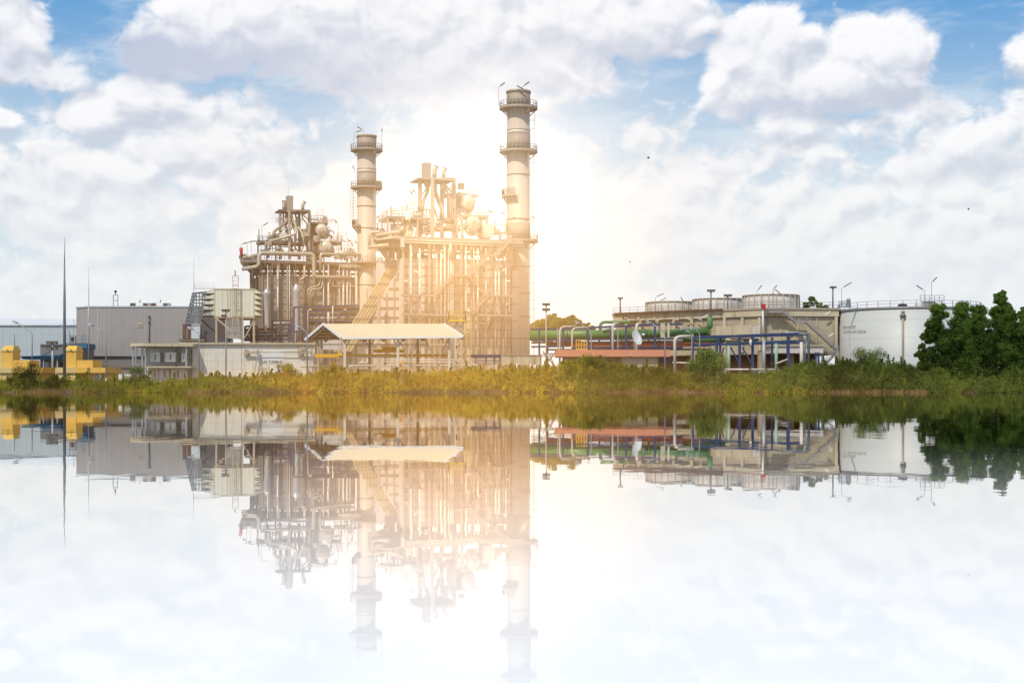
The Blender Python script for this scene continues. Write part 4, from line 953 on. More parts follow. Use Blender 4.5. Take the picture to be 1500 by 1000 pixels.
b.beam((c.x - r - 1.5, c.y - 1, z(275)), (c.x - r - 1.5, c.y - 1, z(332)), .07).obj('ladder_cage', M['steel_tan'], t)
q = PL(537, 325, 0)
for a_ in ((518.5, 195, 212, 11, -4), (532, 190, 199, -9, -4), (559.5, 187, 215, .01, 6), (519.5, 249, 252, -3, -6)): lamp_on(t, q, *a_, off=2, nm='beacon_light')
MB().cbox((c.x + r + .6, c.y - 1.5, z(271)), 1.4, 1.2, 1.3).obj('analyser_box', M['steel'], t)
MB().panel(q, 528, 421, 537, 452, 2.4, .6).obj('duct_panel', M['stack_pale'], t)

t, c, r, z = chimney('taller steel chimney at the right end of the nearer boiler', 759.5, 283, 134, 16.6, (191, 256, 321, 390, 429, 463, 495), ((158.5, 28, 0, 360), (222, 28, 0, 360), (287, 25, 150, 260), (353, 29, -200, 60)), ((139, 157), (198, 221), (328, 351)), 545)
q = PL(759.5, 283, 0)
MB().ladder((c.x + r + .7, c.y - .6, G), (c.x + r + .7, c.y - .6, z(222)), (0, 1, 0), .6).beam((c.x + r + .95, c.y - .9, G), (c.x + r + .95, c.y - .9, z(165)), .07).obj('ladder', M['steel_tan'], t)
b = MB()
for i in range(26): yy = 165 + i * 12.5; b.beam((c.x + r * .9, c.y - .9, z(yy)), (c.x + r + 1.0, c.y - .9, z(yy)), .07)
b.obj('ladder_bracket', M['steel_tan'], t)
MB().ladder((c.x - r - .3, c.y - .8, z(345)), (c.x - r - .3, c.y - .8, z(222)), (1, 0, 0), .5).obj('ladder', M['steel_tan'], t)
for a_ in ((730.5, 128, 156, 9, -7), (765.5, 127, 135, 10, -7), (770, 132, 135, -13, -6), (785.5, 322, 350, -8, -6)): lamp_on(t, q, *a_, off=3, nm='beacon_light')
for i in range(5): MB().panel(q, 750, 396 + i * 25, 760.5, 420 + i * 25, 2.55 - .05, 1.2).obj('duct_panel', M['casing_pale'], t)
# breeching between boiler and chimney
MB().hexa([(c.x - r * 1.1, c.y - 2.0, z(392)), (c.x + .4, c.y - 2.0, z(392)), (c.x + .4, c.y + 2, z(392)), (c.x - r * 1.1, c.y + 2, z(392)), (c.x - r * 1.3, c.y - 2.0, z(356)), (c.x - .6, c.y - 2.0, z(356)), (c.x - .6, c.y + 2, z(356)), (c.x - r * 1.3, c.y + 2, z(356))]).obj('breeching', M['duct'], t)

# ------------------------------------------------------------------ open gable shed in front of the larger boiler
t = thing('gable_shed', 'open steel shed with a cream gable roof before the larger boiler', 'shed', at(590, 548, 236))
En, Er = at(501, 494, 232), at(678, 492, 231)            # near eave
Rl, Rr = at(474.5, 474, 236.5), at(649, 474, 235.5)      # ridge
Fl = at(447.5, 496.5, 241); Fr = Er + (Fl - En)          # far eave
dn = Vector((0, 0, -.22))
MB().hexa([En + dn, Er + dn, Rr + dn, Rl + dn, En, Er, Rr, Rl]).obj('roof_sheet', M['cream_roof'], t)
MB().hexa([Rl + dn, Rr + dn, Fr + dn, Fl + dn, Rl, Rr, Fr, Fl]).obj('roof_sheet', M['cream_roof'], t)
MB().beam(Fl + Vector((-.1, -.12, -.1)), Rl + Vector((-.1, -.12, -.05)), .12, .42).beam(Rl + Vector((-.1, -.12, -.05)), En + Vector((-.1, -.12, -.1)), .12, .42).beam(En + Vector((0, -.1, -.16)), Er + Vector((0, -.1, -.16)), .14, .34).beam(Er + Vector((.1, -.12, -.1)), Rr + Vector((.1, -.12, -.05)), .12, .42).obj('fascia', M['white'], t)
for k in range(7):   # portal rafters and purlins
    f = k / 6; a, b2, c = En.lerp(Er, f), Rl.lerp(Rr, f), Fl.lerp(Fr, f); d2 = Vector((.4 if k == 0 else 0, 0, -.45))
    MB().beam(a + d2, b2 + d2, .22, .4).beam(b2 + d2, c + d2, .22, .4).obj('rafter', M['steel_tan'], t)
for k in range(1, 5):
    f = k / 5; MB().beam(Fl.lerp(Rl, f) + dn * 1.6, Fr.lerp(Rr, f) + dn * 1.6, .15).obj('purlin', M['rust'], t)
MB().panel(PL(484, 243, 0), 468, 491, 500, 512, 0, .1).obj('gable_panel', M['casing_pale'], t)
MB().panel(PL(484, 243.3, 0), 462, 482, 506, 491, 0, .1).obj('gable_panel', M['rust'], t)
NS = PL(505, 232.6, -.3); FSd = PL(465, 240.5, -.3)
for px, yb in ((505, 560), (583, 560), (658, 560)): MB().beam(NS.at(px, 494.5), NS.at(px, yb), .42).obj('column', M['stack_pale'], t)
for px in (466, 471, 541.5, 612): MB().beam(FSd.at(px, 492), FSd.at(px, 560), .42).obj('column', M['steel_tan'], t)
for (x0, y0, x1, y1, p_) in ((541.5, 510, 548, 497, FSd), (541.5, 510, 535, 497, FSd), (585, 500, 602, 528, NS), (612, 498, 594, 545, NS), (622, 497, 640, 530, NS), (657, 497, 640, 530, NS), (505, 512, 512, 497, NS), (583, 510, 590, 497, NS), (583, 510, 577, 497, NS)):
    MB().beam(p_.at(x0, y0), p_.at(x1, y1), .17).obj('brace', M['steel_tan'], t)
for yy in (504.5, 535): MB().beam(FSd.at(462, yy), FSd.at(658, yy), .2).obj('girt', M['stack_pale'], t)
MB().beam(NS.at(505, 535, -.5), NS.at(700, 534, -.5), .2).obj('girt', M['stack_pale'], t)
v = thing('overhead_crane', 'orange-yellow overhead travelling crane inside the open gable shed', 'crane', at(570, 520, 236))
CR = PL(462, 236.5, 0)
MB().panel(CR, 461, 518.5, 656, 522.5, 0, .35).obj('girder', M['orange_steel'], v)
MB().panel(CR, 507, 521.6, 583, 523, .1, .5).obj('rail_flange', M['stack_pale'], v)
MB().panel(CR, 547, 511.5, 592, 516, .1, 1.2).panel(CR, 560, 507.8, 580, 512, .0, 1).obj('trolley', M['orange_steel'], v)
MB().panel(CR, 495, 515.5, 502, 521, .35, .3).obj('end_carriage', M['safety'], v)
MB().beam(CR.at(564, 523, .2), CR.at(564, 533, .2), .1).obj('hook_cable', M['steel'], v); MB().ball(CR.at(564, 534, .2), .3, 8).obj('hook_block', M['steel'], v)
MB().panel(PL(484, 239, 0), 462, 519, 507, 523.5, 0, .4).obj('girder', M['orange_steel'], v)
# ladder tower with the yellow cage
v = thing('ladder_tower', 'white braced steel tower with a yellow cage and yellow ladder', 'tower', at(680, 545, 240))
LT = PL(668, 240, 0)
for px, off in ((668, 0), (690.5, 0), (666.5, -3), (681, -3)): MB().beam(LT.at(px, 471, off), LT.at(px, 545, off), .26).obj('leg', M['stack_pale'], v)
for (a_, b_, c_, d_) in ((668, 471, 681, 488), (681, 488, 668, 508), (668, 508, 681, 535), (690, 471, 668, 471), (668, 510, 690, 510), (681, 510, 668, 535), (668, 534.5, 690, 534.5), (668, 488, 681, 471)):
    MB().beam(LT.at(a_, b_, .05), LT.at(c_, d_, .05), .16).obj('brace', M['stack_pale'], v)
MB().panel(LT, 657, 469.5, 682, 471, .8, 2.2).obj('deck', M['safety'], v)
a = [LT.at(657.5, 470, .7), LT.at(681.5, 470, .7)]
MB().rail([a[0] + Vector((0, 2, 0)), a[0], a[1], a[1] + Vector((0, 2, 0))], 1.75, .55, .045).obj('cage', M['safety'], v)
MB().ladder(LT.at(685.3, 462, .3), LT.at(685.3, 532, .3), (1, 0, 0), .75).ladder(LT.at(685.3, 470, .9), LT.at(685.3, 505, .9), (1, 0, 0), .8).obj('ladder', M['safety'], v)
# skid of small pipework under and right of the shed
v = thing('pump_skid', 'row of low pumps and pipes between shed columns at the boiler foot', 'pump skid', at(600, 545, 250))
SK = PL(500, 250, 3); rr_ = random.Random(5)
MB().panel(SK, 508, 541, 730, 552, 0, 3).obj('base', M['steel_tan'], v)
for i in range(34):
    x0 = 512 + rr_.random() * 215; y0 = 526 + rr_.random() * 12; k = rr_.random()
    if k < .4: pipe(v, SK, [(x0, 543, .2), (x0, y0, .2), (x0 + 6 + 10 * rr_.random(), y0, .2)], .6 + .6 * rr_.random(), M[rr_.choice(['pipe', 'pipe_white', 'steel_tan'])])
    elif k < .7: MB().cbox(SK.at(x0, y0 + 6, .5), .9 + rr_.random(), .8, 1.3).obj('pump', M[rr_.choice(['orange_steel', 'steel', 'pipe_white', 'steel_tan', 'white'])], v)
    else: MB().rail([SK.at(x0, 541, 1), SK.at(x0 + 14, 541, 1)], 1.1, .8, .035).obj('railing', M['steel_tan'], v)
for yy in (526.5, 529.8): pipe(v, SK, [(560, yy, -.5), (735, yy + .8, -.5)], .9, M['pipe_white'])
v = thing('concrete_barrier', 'pale concrete slab wall at the foot of the taller chimney', 'wall', at(762, 545, 238))
BW = PL(733, 238, 0)
MB().panel(BW, 733, 520.5, 792, 534, 0, .4).obj('panel', M['concrete_light'], v); MB().panel(BW, 731.8, 519.4, 793, 520.8, .1, .6).obj('coping', M['steel_tan'], v)
for px in (732.3, 792.3): MB().beam(BW.at(px, 519, .1), BW.at(px, 556, .1), .22).obj('post', M['steel'], v)
MB().beam(BW.at(690, 521.5, 0), BW.at(733, 521.5, 0), .5).beam(BW.at(700, 528, 0), BW.at(733, 528, 0), .15).obj('beam', M['blue_fade'], v)
for px in (697, 712, 724, 756, 780): MB().beam(BW.at(px, 521, -.5), BW.at(px, 552, -.5), .24).obj('post', M['steel_tan'], v)
MB().tube([BW.at(757, 532, .5), BW.at(757, 545, .5)], .1).tube([BW.at(733, 541, .4), BW.at(812, 540, .4)], .12).obj('pipe', M['white'], v)

# ------------------------------------------------------------------ blue rack with green pipeline
BR = PL(780, 256, 2)
t = thing('pipe_bridge', 'long dark blue steel pipe bridge carrying green pipes behind the coral roof', 'pipe bridge', BR.at(880, 545, -1))
for px in (790, 825, 861, 895, 917, 959.5): MB().beam(BR.at(px, 482 if px < 900 else 478 if px < 950 else 473, .4), BR.at(px, 548, .4), .36).obj('post', M['blue'], t)
for px in (802, 840, 878, 905, 938): MB().beam(BR.at(px, 484, -3.5), BR.at(px, 548, -3.5), .32).obj('post', M['blue'], t)
for a_ in ((778, 482.5, 868, 481), (868, 479.5, 1000, 474.5), (778, 498.5, 1000, 495.5), (840, 509.5, 1000, 509), (778, 508, 826, 507)): MB().beam(BR.at(a_[0], a_[1], .5), BR.at(a_[2], a_[3], .5), .34).obj('beam', M['blue'], t)
for a_ in ((778, 487, 1000, 484), (778, 502, 1000, 500)): MB().beam(BR.at(a_[0], a_[1], -3.5), BR.at(a_[2], a_[3], -3.5), .3).obj('beam', M['blue'], t)
for i, (y0, m_, r_) in enumerate(((503.5, 'redpipe', 1.6), (507, 'redpipe', 1.2), (505.5, 'steel', 1.3), (512, 'steel', 1.3))): pipe(t, BR, [(800, y0, -1.2 * i), (1040, y0 - .5, -1.2 * i)], r_, M[m_])
for a_ in ((795, 514, 815, 540), (815, 514, 795, 540), (805, 520, 818, 548)): MB().beam(BR.at(a_[0], a_[1], .2), BR.at(a_[2], a_[3], .2), .18).obj('brace', M['steel'], t)
MB().panel(BR, 793, 517, 812, 523, -2, .3).obj('wall_panel', M['white'], t)
for px in (817, 905): MB().beam(BR.at(px, 480, 1), BR.at(px, 515, 1), .18).obj('conduit', M['galv'], t)
v = thing('green_pipeline', 'thick green pipeline running to a round end cap before the cooling tower', 'pipeline', BR.at(900, 498, -2))
c0, c1, c2 = BR.at(776, 491.5, -2), BR.at(952, 489.5, -2), BR.at(1037, 485.5, -.2)
MB().tube([c0, c1], .90, 20).obj('pipe', M['green'], v)
MB().tube([c1 + Vector((-.3, 0, .02)), c1 + Vector((.1, 0, .02)), c2], .62, 20, rr=[.92, .70, .70]).obj('pipe', M['green'], v)
MB().tube([c2, c2 + (c2 - c1).normalized() * .35], .95, 22).obj('end_cap', M['green'], v)
for px in (798, 830, 858, 911, 950): c = BR.at(px, 491, -2); MB().tube([c - Vector((.1, 0, 0)), c + Vector((.1, 0, 0))], 1.05, 20).obj('flange', M['green'], v)
MB().tube(fillet([BR.at(879, 489, -2), BR.at(879, 471.5, -2), BR.at(921, 472, -2), BR.at(921, 476, -2)], 1.0), .27, 10).obj('bypass_pipe', M['green'], v)
c = BR.at(1040, 481, 1.0); MB().tube([c, c + Vector((0, 0, .3)), c + Vector((0, 0, 1.9)), c + Vector((0, 0, 2.1))], .5, 14, rr=[.35, .52, .52, .3]).obj('expansion_joint', M['green'], v)
MB().tube([c + Vector((0, 0, 2.0)), c + Vector((0, 0, 2.5))], .15).obj('nozzle', M['steel'], v)
MB().tube([BR.at(1000, 497.5, -3), BR.at(1062, 497, -3)], .62, 14).obj('pipe', M['green'], v)
MB().beam(BR.at(882, 482, -1), BR.at(897, 477, -1), .5).panel(BR, 882, 478, 898, 486, -3, 1).obj('insulated_box', M['white'], v)
# portal-shaped pipe bends and grey posts
def portal(px, top, base, Y, reach, w, label, m='stack_pale'):
    t = thing('portal_pipe', label, 'pipe', at(px, base, Y), 'bent riser pipes around the coral roof')
    s = Y / F; P = fillet([at(px, base, Y), at(px, top, Y), at(px + reach, top - .6, Y + 1)], 1.0, 5); MB().tube(P, w * s / 2, 10).obj('riser', M[m], t)
    e = P[-1]; MB().tube([e, e + Vector((.12, 0, 0))], w * s * .8, 10).obj('flange', M['steel_tan'], t)
portal(820, 478.5, 545, 239, 22, 2.6, 'bent riser pipe, leftmost, behind the left end of the coral roof')
portal(838, 480, 545, 242, 24, 2.6, 'bent riser pipe beside the yellow railing')
portal(897.5, 474, 545, 246, 8, 3.4, 'bent riser pipe just left of the satellite dish')
portal(932.5, 474.5, 545, 246, 6, 4.0, 'bent riser pipe directly behind the satellite dish')
portal(988.5, 493, 548, 230, 26, 4.6, 'thick bent riser pipe at the right end of the coral roof')
MB_p = thing('duct_post', 'short square pale duct hanging before the narrower green pipe', 'duct', at(971, 494, 250))
MB().panel(PL(968, 250, 0), 968, 473, 974, 494, 0, .7).obj('casing', M['concrete_light'], MB_p); MB().panel(PL(968, 250, 0), 978, 473, 980.5, 494, 0, .4).obj('side_pipe', M['stack_pale'], MB_p)
# coral-roofed control building
CB = PL(815, 234, 0)
t = thing('control_building', 'low building with a flat coral red roof edge behind the shrubs', 'building', CB.at(900, 548, -4))
MB().panel(CB, 814.8, 512, 982, 522.2, .6, 8).obj('roof', M['coral'], t)
MB().panel(CB, 911, 522.2, 963.5, 560, -.3, 6).obj('wall', M['beige'], t); MB().panel(CB, 826, 522.2, 911, 560, -3, 3).obj('rear_wall', M['steel_tan'], t)
MB().panel(CB, 919, 511.6, 920, 522.4, .64, .1).obj('joint', M['steel_tan'], t); MB().ball(CB.at(922.5, 520, .7), .12, 8).obj('lamp', M['white'], t)
MB().panel(CB, 966, 524, 982, 533, -4, .3).obj('door', M['blue'], t)
MB().rail([CB.at(844, 512, -2), CB.at(859.5, 512, -2)], 1.6, .5, .06).obj('railing', M['safety'], t)
# dish
v = thing('satellite_dish', 'white satellite dish tilted up to the right above the coral roof', 'satellite dish', at(933, 511, 236))
c = at(933, 494, 236); n_ = Vector((.74, -.62, .36)).normalized(); u_ = n_.cross(Vector((0, 0, 1))).normalized(); w_ = u_.cross(n_)
b = MB(); K = 28; vs = [c - n_ * .28]; rings = (.35, .7, 1.0)
for q in rings: vs += [c - n_ * .28 * (1 - q * q) + (u_ * math.cos(2 * math.pi * i / K) + w_ * math.sin(2 * math.pi * i / K)) * q * 1.32 for i in range(K)]
fs = [(0, 1 + i, 1 + (i + 1) % K) for i in range(K)]
for r_ in range(2): fs += [(1 + r_ * K + i, 1 + (r_ + 1) * K + i, 1 + (r_ + 1) * K + (i + 1) % K, 1 + r_ * K + (i + 1) % K) for i in range(K)]
b.add(vs, fs, True); b.obj('reflector', M['lamp_glass'], v)
f_ = c + n_ * 1.25; b = MB()
for a_ in (0.5, 2.6, 4.7): b.beam(c + (u_ * math.cos(a_) + w_ * math.sin(a_)) * 1.25, f_, .05)
b.obj('feed_strut', M['galv'], v); MB().cbox(f_ + n_ * .15, .42, .3, .3).obj('feed_horn', M['white'], v)
MB().tube([c - n_ * .3, c - n_ * .6 + Vector((0, 0, -.5)), Vector((c.x - .4, c.y + .3, zat(512, 236)))], .1).obj('mount', M['galv'], v)

# ------------------------------------------------------------------ cooling tower
CT = PL(1115, 270, 1.0); CL = PL(1115, 270, 180 - 43)   # right face; left face running back to the left
# left face: from column 1115 back to 898 (its depth follows from the roof line)
pL = at(898, 461.5, 290); pC = at(1115, 453.3, 270); pR = at(1229, 453.3, 270.5)
zt = pC.z; zb = zat(516, 270)
class PX(PL):
    def __init__(s, P, Q):
        s.P = Vector((P.x, P.y)); d = Vector((Q.x - P.x, Q.y - P.y)); s.d = d.normalized(); s.n = Vector((s.d.y, -s.d.x)); s.Y0 = P.y
CL = PX(pL, pC); CT = PX(pC, pR)
t = thing('cooling_tower', 'long stained concrete cooling tower with open dark base', 'cooling tower', ((pL.x + pR.x) / 2, 285, G))
fp = [(pL.x, pL.y), (pC.x, pC.y), (pR.x, pR.y), (pR.x, pR.y + 50), (pL.x + 5, pL.y + 45)]
def inset(k): return [(pL.x + k, pL.y + k), (pC.x, pC.y + k), (pR.x - k, pR.y + k), (pR.x - k, pR.y + 50 - k), (pL.x + 5 + k, pL.y + 45 - k)]
MB().prism(inset(.5), zb, zt - 1.4).obj('wall', M['concrete'], t)
MB().prism(inset(0), zt - 1.3, zt).obj('parapet', M['concrete_light'], t)
MB().prism(inset(-.25), zt, zt + .22).obj('coping', M['steel_tan'], t)
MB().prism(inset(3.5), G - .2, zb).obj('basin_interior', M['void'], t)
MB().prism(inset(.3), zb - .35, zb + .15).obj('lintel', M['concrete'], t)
for px in (915, 935, 960, 985, 1011, 1036, 1059, 1085, 1110): MB().panel(CL, px, 465, px + 4, 516, .0, .6).obj('pilaster', M['concrete_light'], t)
for px in (1116, 1143, 1169, 1196, 1223): MB().panel(CT, px, 464, px + (4 if px in (1116, 1223) else 1.2), 516, .0 if px in (1116, 1223) else -.3, .5).obj('pilaster', M['concrete_light'], t)
for px, py0, py1 in ((1063, 466, 476), (1089, 465, 476), (1039, 467, 476)): MB().panel(CL, px, py0, px + 20, py1, -.42, .3).obj('recess', M['steel_tan'], t)
MB().panel(CL, 1049, 478, 1103, 499, .1, .5).obj('patch_panel', M['concrete_light'], t)
MB().panel(CL, 1103, 478, 1113, 497, .15, .5).obj('patch_panel', M['fan_wall'], t)
for px in (1015, 1062, 1113): MB().beam(CL.at(px, 516, -.3), CL.at(px, 550, -.3), .8).obj('basin_column', M['concrete'], t)
for px in (1160, 1226): MB().beam(CT.at(px, 516, -.3), CT.at(px, 550, -.3), .7).obj('basin_column', M['concrete'], t)
def up(v, z): return (v.x, v.y, z)
MB().rail([(pL.x, pL.y, zt + .2), (pC.x, pC.y, zt + .2), (pR.x, pR.y, zt + .2)], 1.25, 2.0, .035).obj('railing', M['rail'], t)
MB().beam(CL.at(900, 459.5, .6), CL.at(1058, 453, .6), .35).obj('roof_pipe', M['rust'], t)
for i in range(11): px = 915 + i * 14; MB().beam(CL.at(px, 460 - i * .55, .6), CL.at(px, 462.5 - i * .5, .6), .2).obj('pipe_support', M['steel'], t)
for px in (915, 933, 957, 985, 1004, 1020): MB().beam(CL.at(px, 465, .6), CL.at(px + 9, 469, .8), .16).obj('wall_lamp', M['stack_pale'], t)
for px, py in ((1208, 459), (1027, 464), (1213, 491)): MB().beam(CT.at(px, py + 2, .8) if px > 1115 else CL.at(px, py + 2, 1), CT.at(px + 8, py - 3, .8) if px > 1115 else CL.at(px + 10, py - 3, 1), .2).obj('wall_lamp', M['lamp_glass'], t)
MB().panel(CL, 902, 463, 912, 470, .3, 1).obj('end_box', M['concrete_light'], t)
# stairs of the tower
cs = t
def stair2(a_, c_, off): stair(cs, CT, a_, c_, off=off, w=1.1, m='rail')
walk(cs, CT, 1126, 1147, 456, off=1.6, w=1.4, m='rail'); stair2((1147, 456.5), (1165, 471), 1.6); walk(cs, CT, 1165, 1182, 471.5, off=1.8, m='rail')
stair2((1182, 472), (1228, 514), 2.6); walk(cs, CT, 1212, 1228, 514.5, off=2.8, m='rail'); stair2((1228, 515), (1203, 541), 3.4)
# canopy box under the stairs
v = thing('entrance_canopy', 'low grey box-like canopy at the foot of the cooling tower stair', 'canopy', CT.at(1166, 530, 2))
b = MB().panel(CT, 1129, 506.5, 1206, 517, 5, 4.6); b.obj('box', M['casing_pale'], v); MB().panel(CT, 1127, 504.8, 1207, 506.8, 5.3, 5.2).obj('roof', M['concrete_light'], v)
for px in (1131, 1204): MB().beam(CT.at(px, 517, 4.6), CT.at(px, 552, 4.6), .25).obj('post', M['galv'], v)
# fan stacks
for (cx, Y, top, lab) in ((1129, 294, 433.5, 'nearest and largest round fan stack on the cooling tower'), (1054, 306, 439, 'middle round fan stack on the cooling tower'), (984, 317, 443.5, 'farthest round fan stack, leftmost on the cooling tower')):
    c = at(cx, 453, Y); zz = zat(top, Y); h = zz - zt - .2
    v = thing('fan_stack', lab, 'fan stack', (c.x, c.y, zt + .2), 'cooling tower fan stacks')
    MB().lathe((c.x, c.y, zt + .2), [(6.0, 0), (5.75, h * .3), (5.65, h * .6), (5.8, h), (5.55, h), (5.4, h * .5), (5.5, 0)], 48).obj('shell', M['fan_wall'], v)
    MB().ring((c.x, c.y, zt + .2), 5.6, 5.95, h - .12, h + .1, 48).obj('rim', M['steel_tan'], v)
    b = MB()
    for i in range(24):
        a_ = i * math.pi / 12; b.beam((c.x + 6.08 * math.cos(a_), c.y + 6.08 * math.sin(a_), zt + .2), (c.x + 5.88 * math.cos(a_), c.y + 5.88 * math.sin(a_), zt + .2 + h), .16)
    b.obj('rib', M['concrete_light'], v)
v = thing('hose_box', 'red box on a white post at the corner of the cooling tower', 'hose box', CT.at(1117, 453, 1))
MB().panel(CT, 1116.5, 445, 1121.8, 452.5, 1.6, .6).obj('cabinet', M['red'], v); MB().tube([CT.at(1117.4, 452, 1.2), CT.at(1117.8, 492, 1.2)], .17).obj('post', M['white'], v)
MB().beam(CT.at(1118, 441, 1.2), CT.at(1118, 446, 1.2), .06).obj('rod', M['rail'], v)

# ------------------------------------------------------------------ white tank
Yt = 272; cxp = 1331; c = at(cxp, 571, Yt); Rt = 101.5 * (Yt) / F; c.z = 0; zt2 = zat(450.2, Yt - Rt)
t = thing('storage_tank', 'big round white storage tank half hidden by the dark trees', 'tank', (c.x, c.y, G))
MB().lathe((c.x, c.y, 0), [(Rt, G - .2), (Rt, zt2), (Rt - .1, zt2 + .02), (.01, zt2 + .9)], 96).obj('shell', M['tank'], t)
MB().ring((c.x, c.y, 0), Rt - .1, Rt + .18, zt2 - .12, zt2 + .14, 96).obj('top_ring', M['rail'], t)
MB().rail([(c.x + (Rt - .05) * math.cos(R(a_)), c.y + (Rt - .05) * math.sin(R(a_)), zt2 + .1) for a_ in range(0, 361, 10)], 1.25, 2.4, .035).obj('railing', M['rail_blue'], t)
def onT(px, py, o=0.0):
    k = (px - 750) / F; # nearest hit of the column with the circle of radius Rt + o
    a_ = 1 + k * k; bq = -2 * (k * c.x + c.y); cq = c.x ** 2 + c.y ** 2 - (Rt + o) ** 2; Y = (-bq - math.sqrt(max(0, bq * bq - 4 * a_ * cq))) / (2 * a_); return at(px, py, Y)
p0 = onT(1322.5, 461, .25); zb_ = G
MB().tube([(p0.x, p0.y, G), (p0.x, p0.y, p0.z)], .2).obj('downpipe', M['steel_tan'], t)
MB().tube([(p0.x, p0.y, p0.z - .2), (p0.x, p0.y, p0.z + .1)], .55, 12).tube([p0 + Vector((0, 0, .1)), p0 + Vector((0, 0, .9))], .18).obj('pipe_bracket', M['rail'], t)
q_ = onT(1322.5, 456, .3); MB().ball(q_, .35, 10).obj('foam_chamber', M['beige'], t)
MB().lathe((onT(1243, 450, -1.2)), [(.45, 0), (.5, .3), (.35, 1.2), (.5, 1.25), (.3, 1.7), (.02, 1.8)], 12).obj('vent', M['steel_tan'], t)
MB().rail([onT(1228.8, 450, .4), onT(1244, 450, .4)], 1.2, .5, .04).obj('railing', M['rail_blue'], t)
MB().lathe((onT(1322, 449, -2)), [(.9, 0), (.9, .35), (.5, .5), (.02, .5)], 12).obj('manhole', M['dark'], t)
MB().cbox(onT(1349, 448, -2), 2, 1, .8).obj('gauge_box', M['white'], t); MB().cbox(onT(1360, 446.5, -2), 2.2, 1.4, 1.1).obj('platform_box', M['steel_tan'], t)
MB().rail([onT(1348, 442, -.6), onT(1383, 442, -.6)], 1.2, 1.0, .04).obj('railing', M['rail_blue'], t)
# faded lettering wraps round the shell: one word per tangent
def tanktext(body, px, py, size):
    p = onT(px, py, .03); ang = math.atan2(p.x - c.x, -(p.y - c.y))
    text(t, body, p, size, M['text_faded'], rz=ang)
tanktext('FOR', 1237.5, 479.3, .78); tanktext('FOREST', 1247.3, 479.2, .74)
tanktext('WITH', 1239.5, 486.3, .78); tanktext('TANK', 1248.6, 486, .78); tanktext('1000', 1258.8, 485.8, .86); tanktext('M', 1266.7, 485.7, .84)
MB().panel(PL(1330, 262, 0), 1325, 540, 1345, 556, 0, 1).obj('manway', M['white'], t)

# ------------------------------------------------------------------ blue rack on the right
RB = PL(1014, 243, 2)
t = thing('pipe_rack', 'dark blue steel pipe rack before the cooling tower, on the right', 'pipe rack', RB.at(1085, 545, 0))
for px, y0 in ((1014.5, 492), (1050, 492), (1083.5, 490), (1102.5, 492), (1154.5, 488)): MB().beam(RB.at(px, y0, 0), RB.at(px, 556, 0), .42 if px != 1154.5 else .5).obj('post', M['blue'], t)
for px in (1055, 1131, 1195, 1199): MB().beam(RB.at(px, 494 if px < 1190 else 516, -3), RB.at(px, 556, -3), .34).obj('post', M['blue'], t)
for a_ in ((1014, 493.5, 1083, 492, 0), (1083, 491.8, 1176, 488, 0), (1014, 504, 1083, 504.3, 0), (1083, 503.8, 1176, 500, 0), (1014, 495, 1176, 490, -3), (1014, 505, 1176, 502, -3)): MB().beam(RB.at(a_[0], a_[1], a_[4]), RB.at(a_[2], a_[3], a_[4]), .36, .4).obj('beam', M['blue'], t)
for a_ in ((1070, 508, 1082, 530), (1087, 508, 1103, 536), (1061, 508, 1056, 522)): MB().beam(RB.at(a_[0], a_[1], 0), RB.at(a_[2], a_[3], 0), .22).obj('brace', M['blue'], t)
for px in (1055, 1083, 1119, 1154): MB().beam(RB.at(px, 492.5 - (px - 1055) * .03, 0), RB.at(px, 492.5 - (px - 1055) * .03, -3), .3).obj('cross_beam', M['blue'], t)
pipe(t, RB, [(1065, 502.2, -.8), (1173, 499, -.8)], 1.4, M['green_pale']); pipe(t, RB, [(1015, 502.5, -1.5), (1024, 502.5, -1.5), (1024, 512, -1.5)], 1.2, M['redpipe'])
pipe(t, RB, [(1119, 497, .6), (1119, 556, .6)], 2.6, M['galv']); pipe(t, RB, [(1137, 503, .6), (1137, 552, .6)], 2.4, M['green_pale']); pipe(t, RB, [(1067.5, 506, .6), (1067.5, 552, .6)], 2.4, M['green_pale']); pipe(t, RB, [(1099.5, 497, .6), (1099.5, 508, .6)], 2.0, M['stack_pale'])
pipe(t, RB, [(1170, 489.5, .3), (1183, 489, .3), (1184.5, 492, .3), (1184.5, 550, .3)], 2.0, M['pole']); pipe(t, RB, [(1150, 488.5, -.8), (1176, 488.2, -.8), (1178.5, 491, -.8), (1178.5, 550, -.8)], 2.2, M['casing_pale'])
pipe(t, RB, [(1174, 501, .6), (1174, 550, .6)], 2.6, M['stack_pale']); pipe(t, RB, [(1136, 533, 1), (1154, 526, 1)], 1.2, M['pipe_white'])
pipe(t, RB, [(1158, 496, .5), (1158, 493, .5), (1163, 492.5, .5)], .8, M['dark']); pipe(t, RB, [(1070, 495.5, -1), (1111, 497, -1)], 1.8, M['steel'])
for a_ in ((985, 531, 1055, 533), (1056, 541, 1140, 541)): pipe(t, RB, [(a_[0], a_[1], 2), (a_[2], a_[3], 2)], 1.4, M['pipe_white'])
MB().panel(RB, 1105, 541, 1145, 547, 1, 1).obj('cable_tray', M['galv'], t)
v = thing('standing_pipe', 'thick square brown post between the first bays of the blue rack', 'post', RB.at(1113, 540, 1))
MB().beam(RB.at(1113, 516, -1), RB.at(1113, 556, -1), .55).obj('shaft', M['steel_tan'], v); MB().beam(RB.at(1110.5, 516, -1), RB.at(1115.5, 516, -1), .6).obj('cap', M['steel_tan'], v)

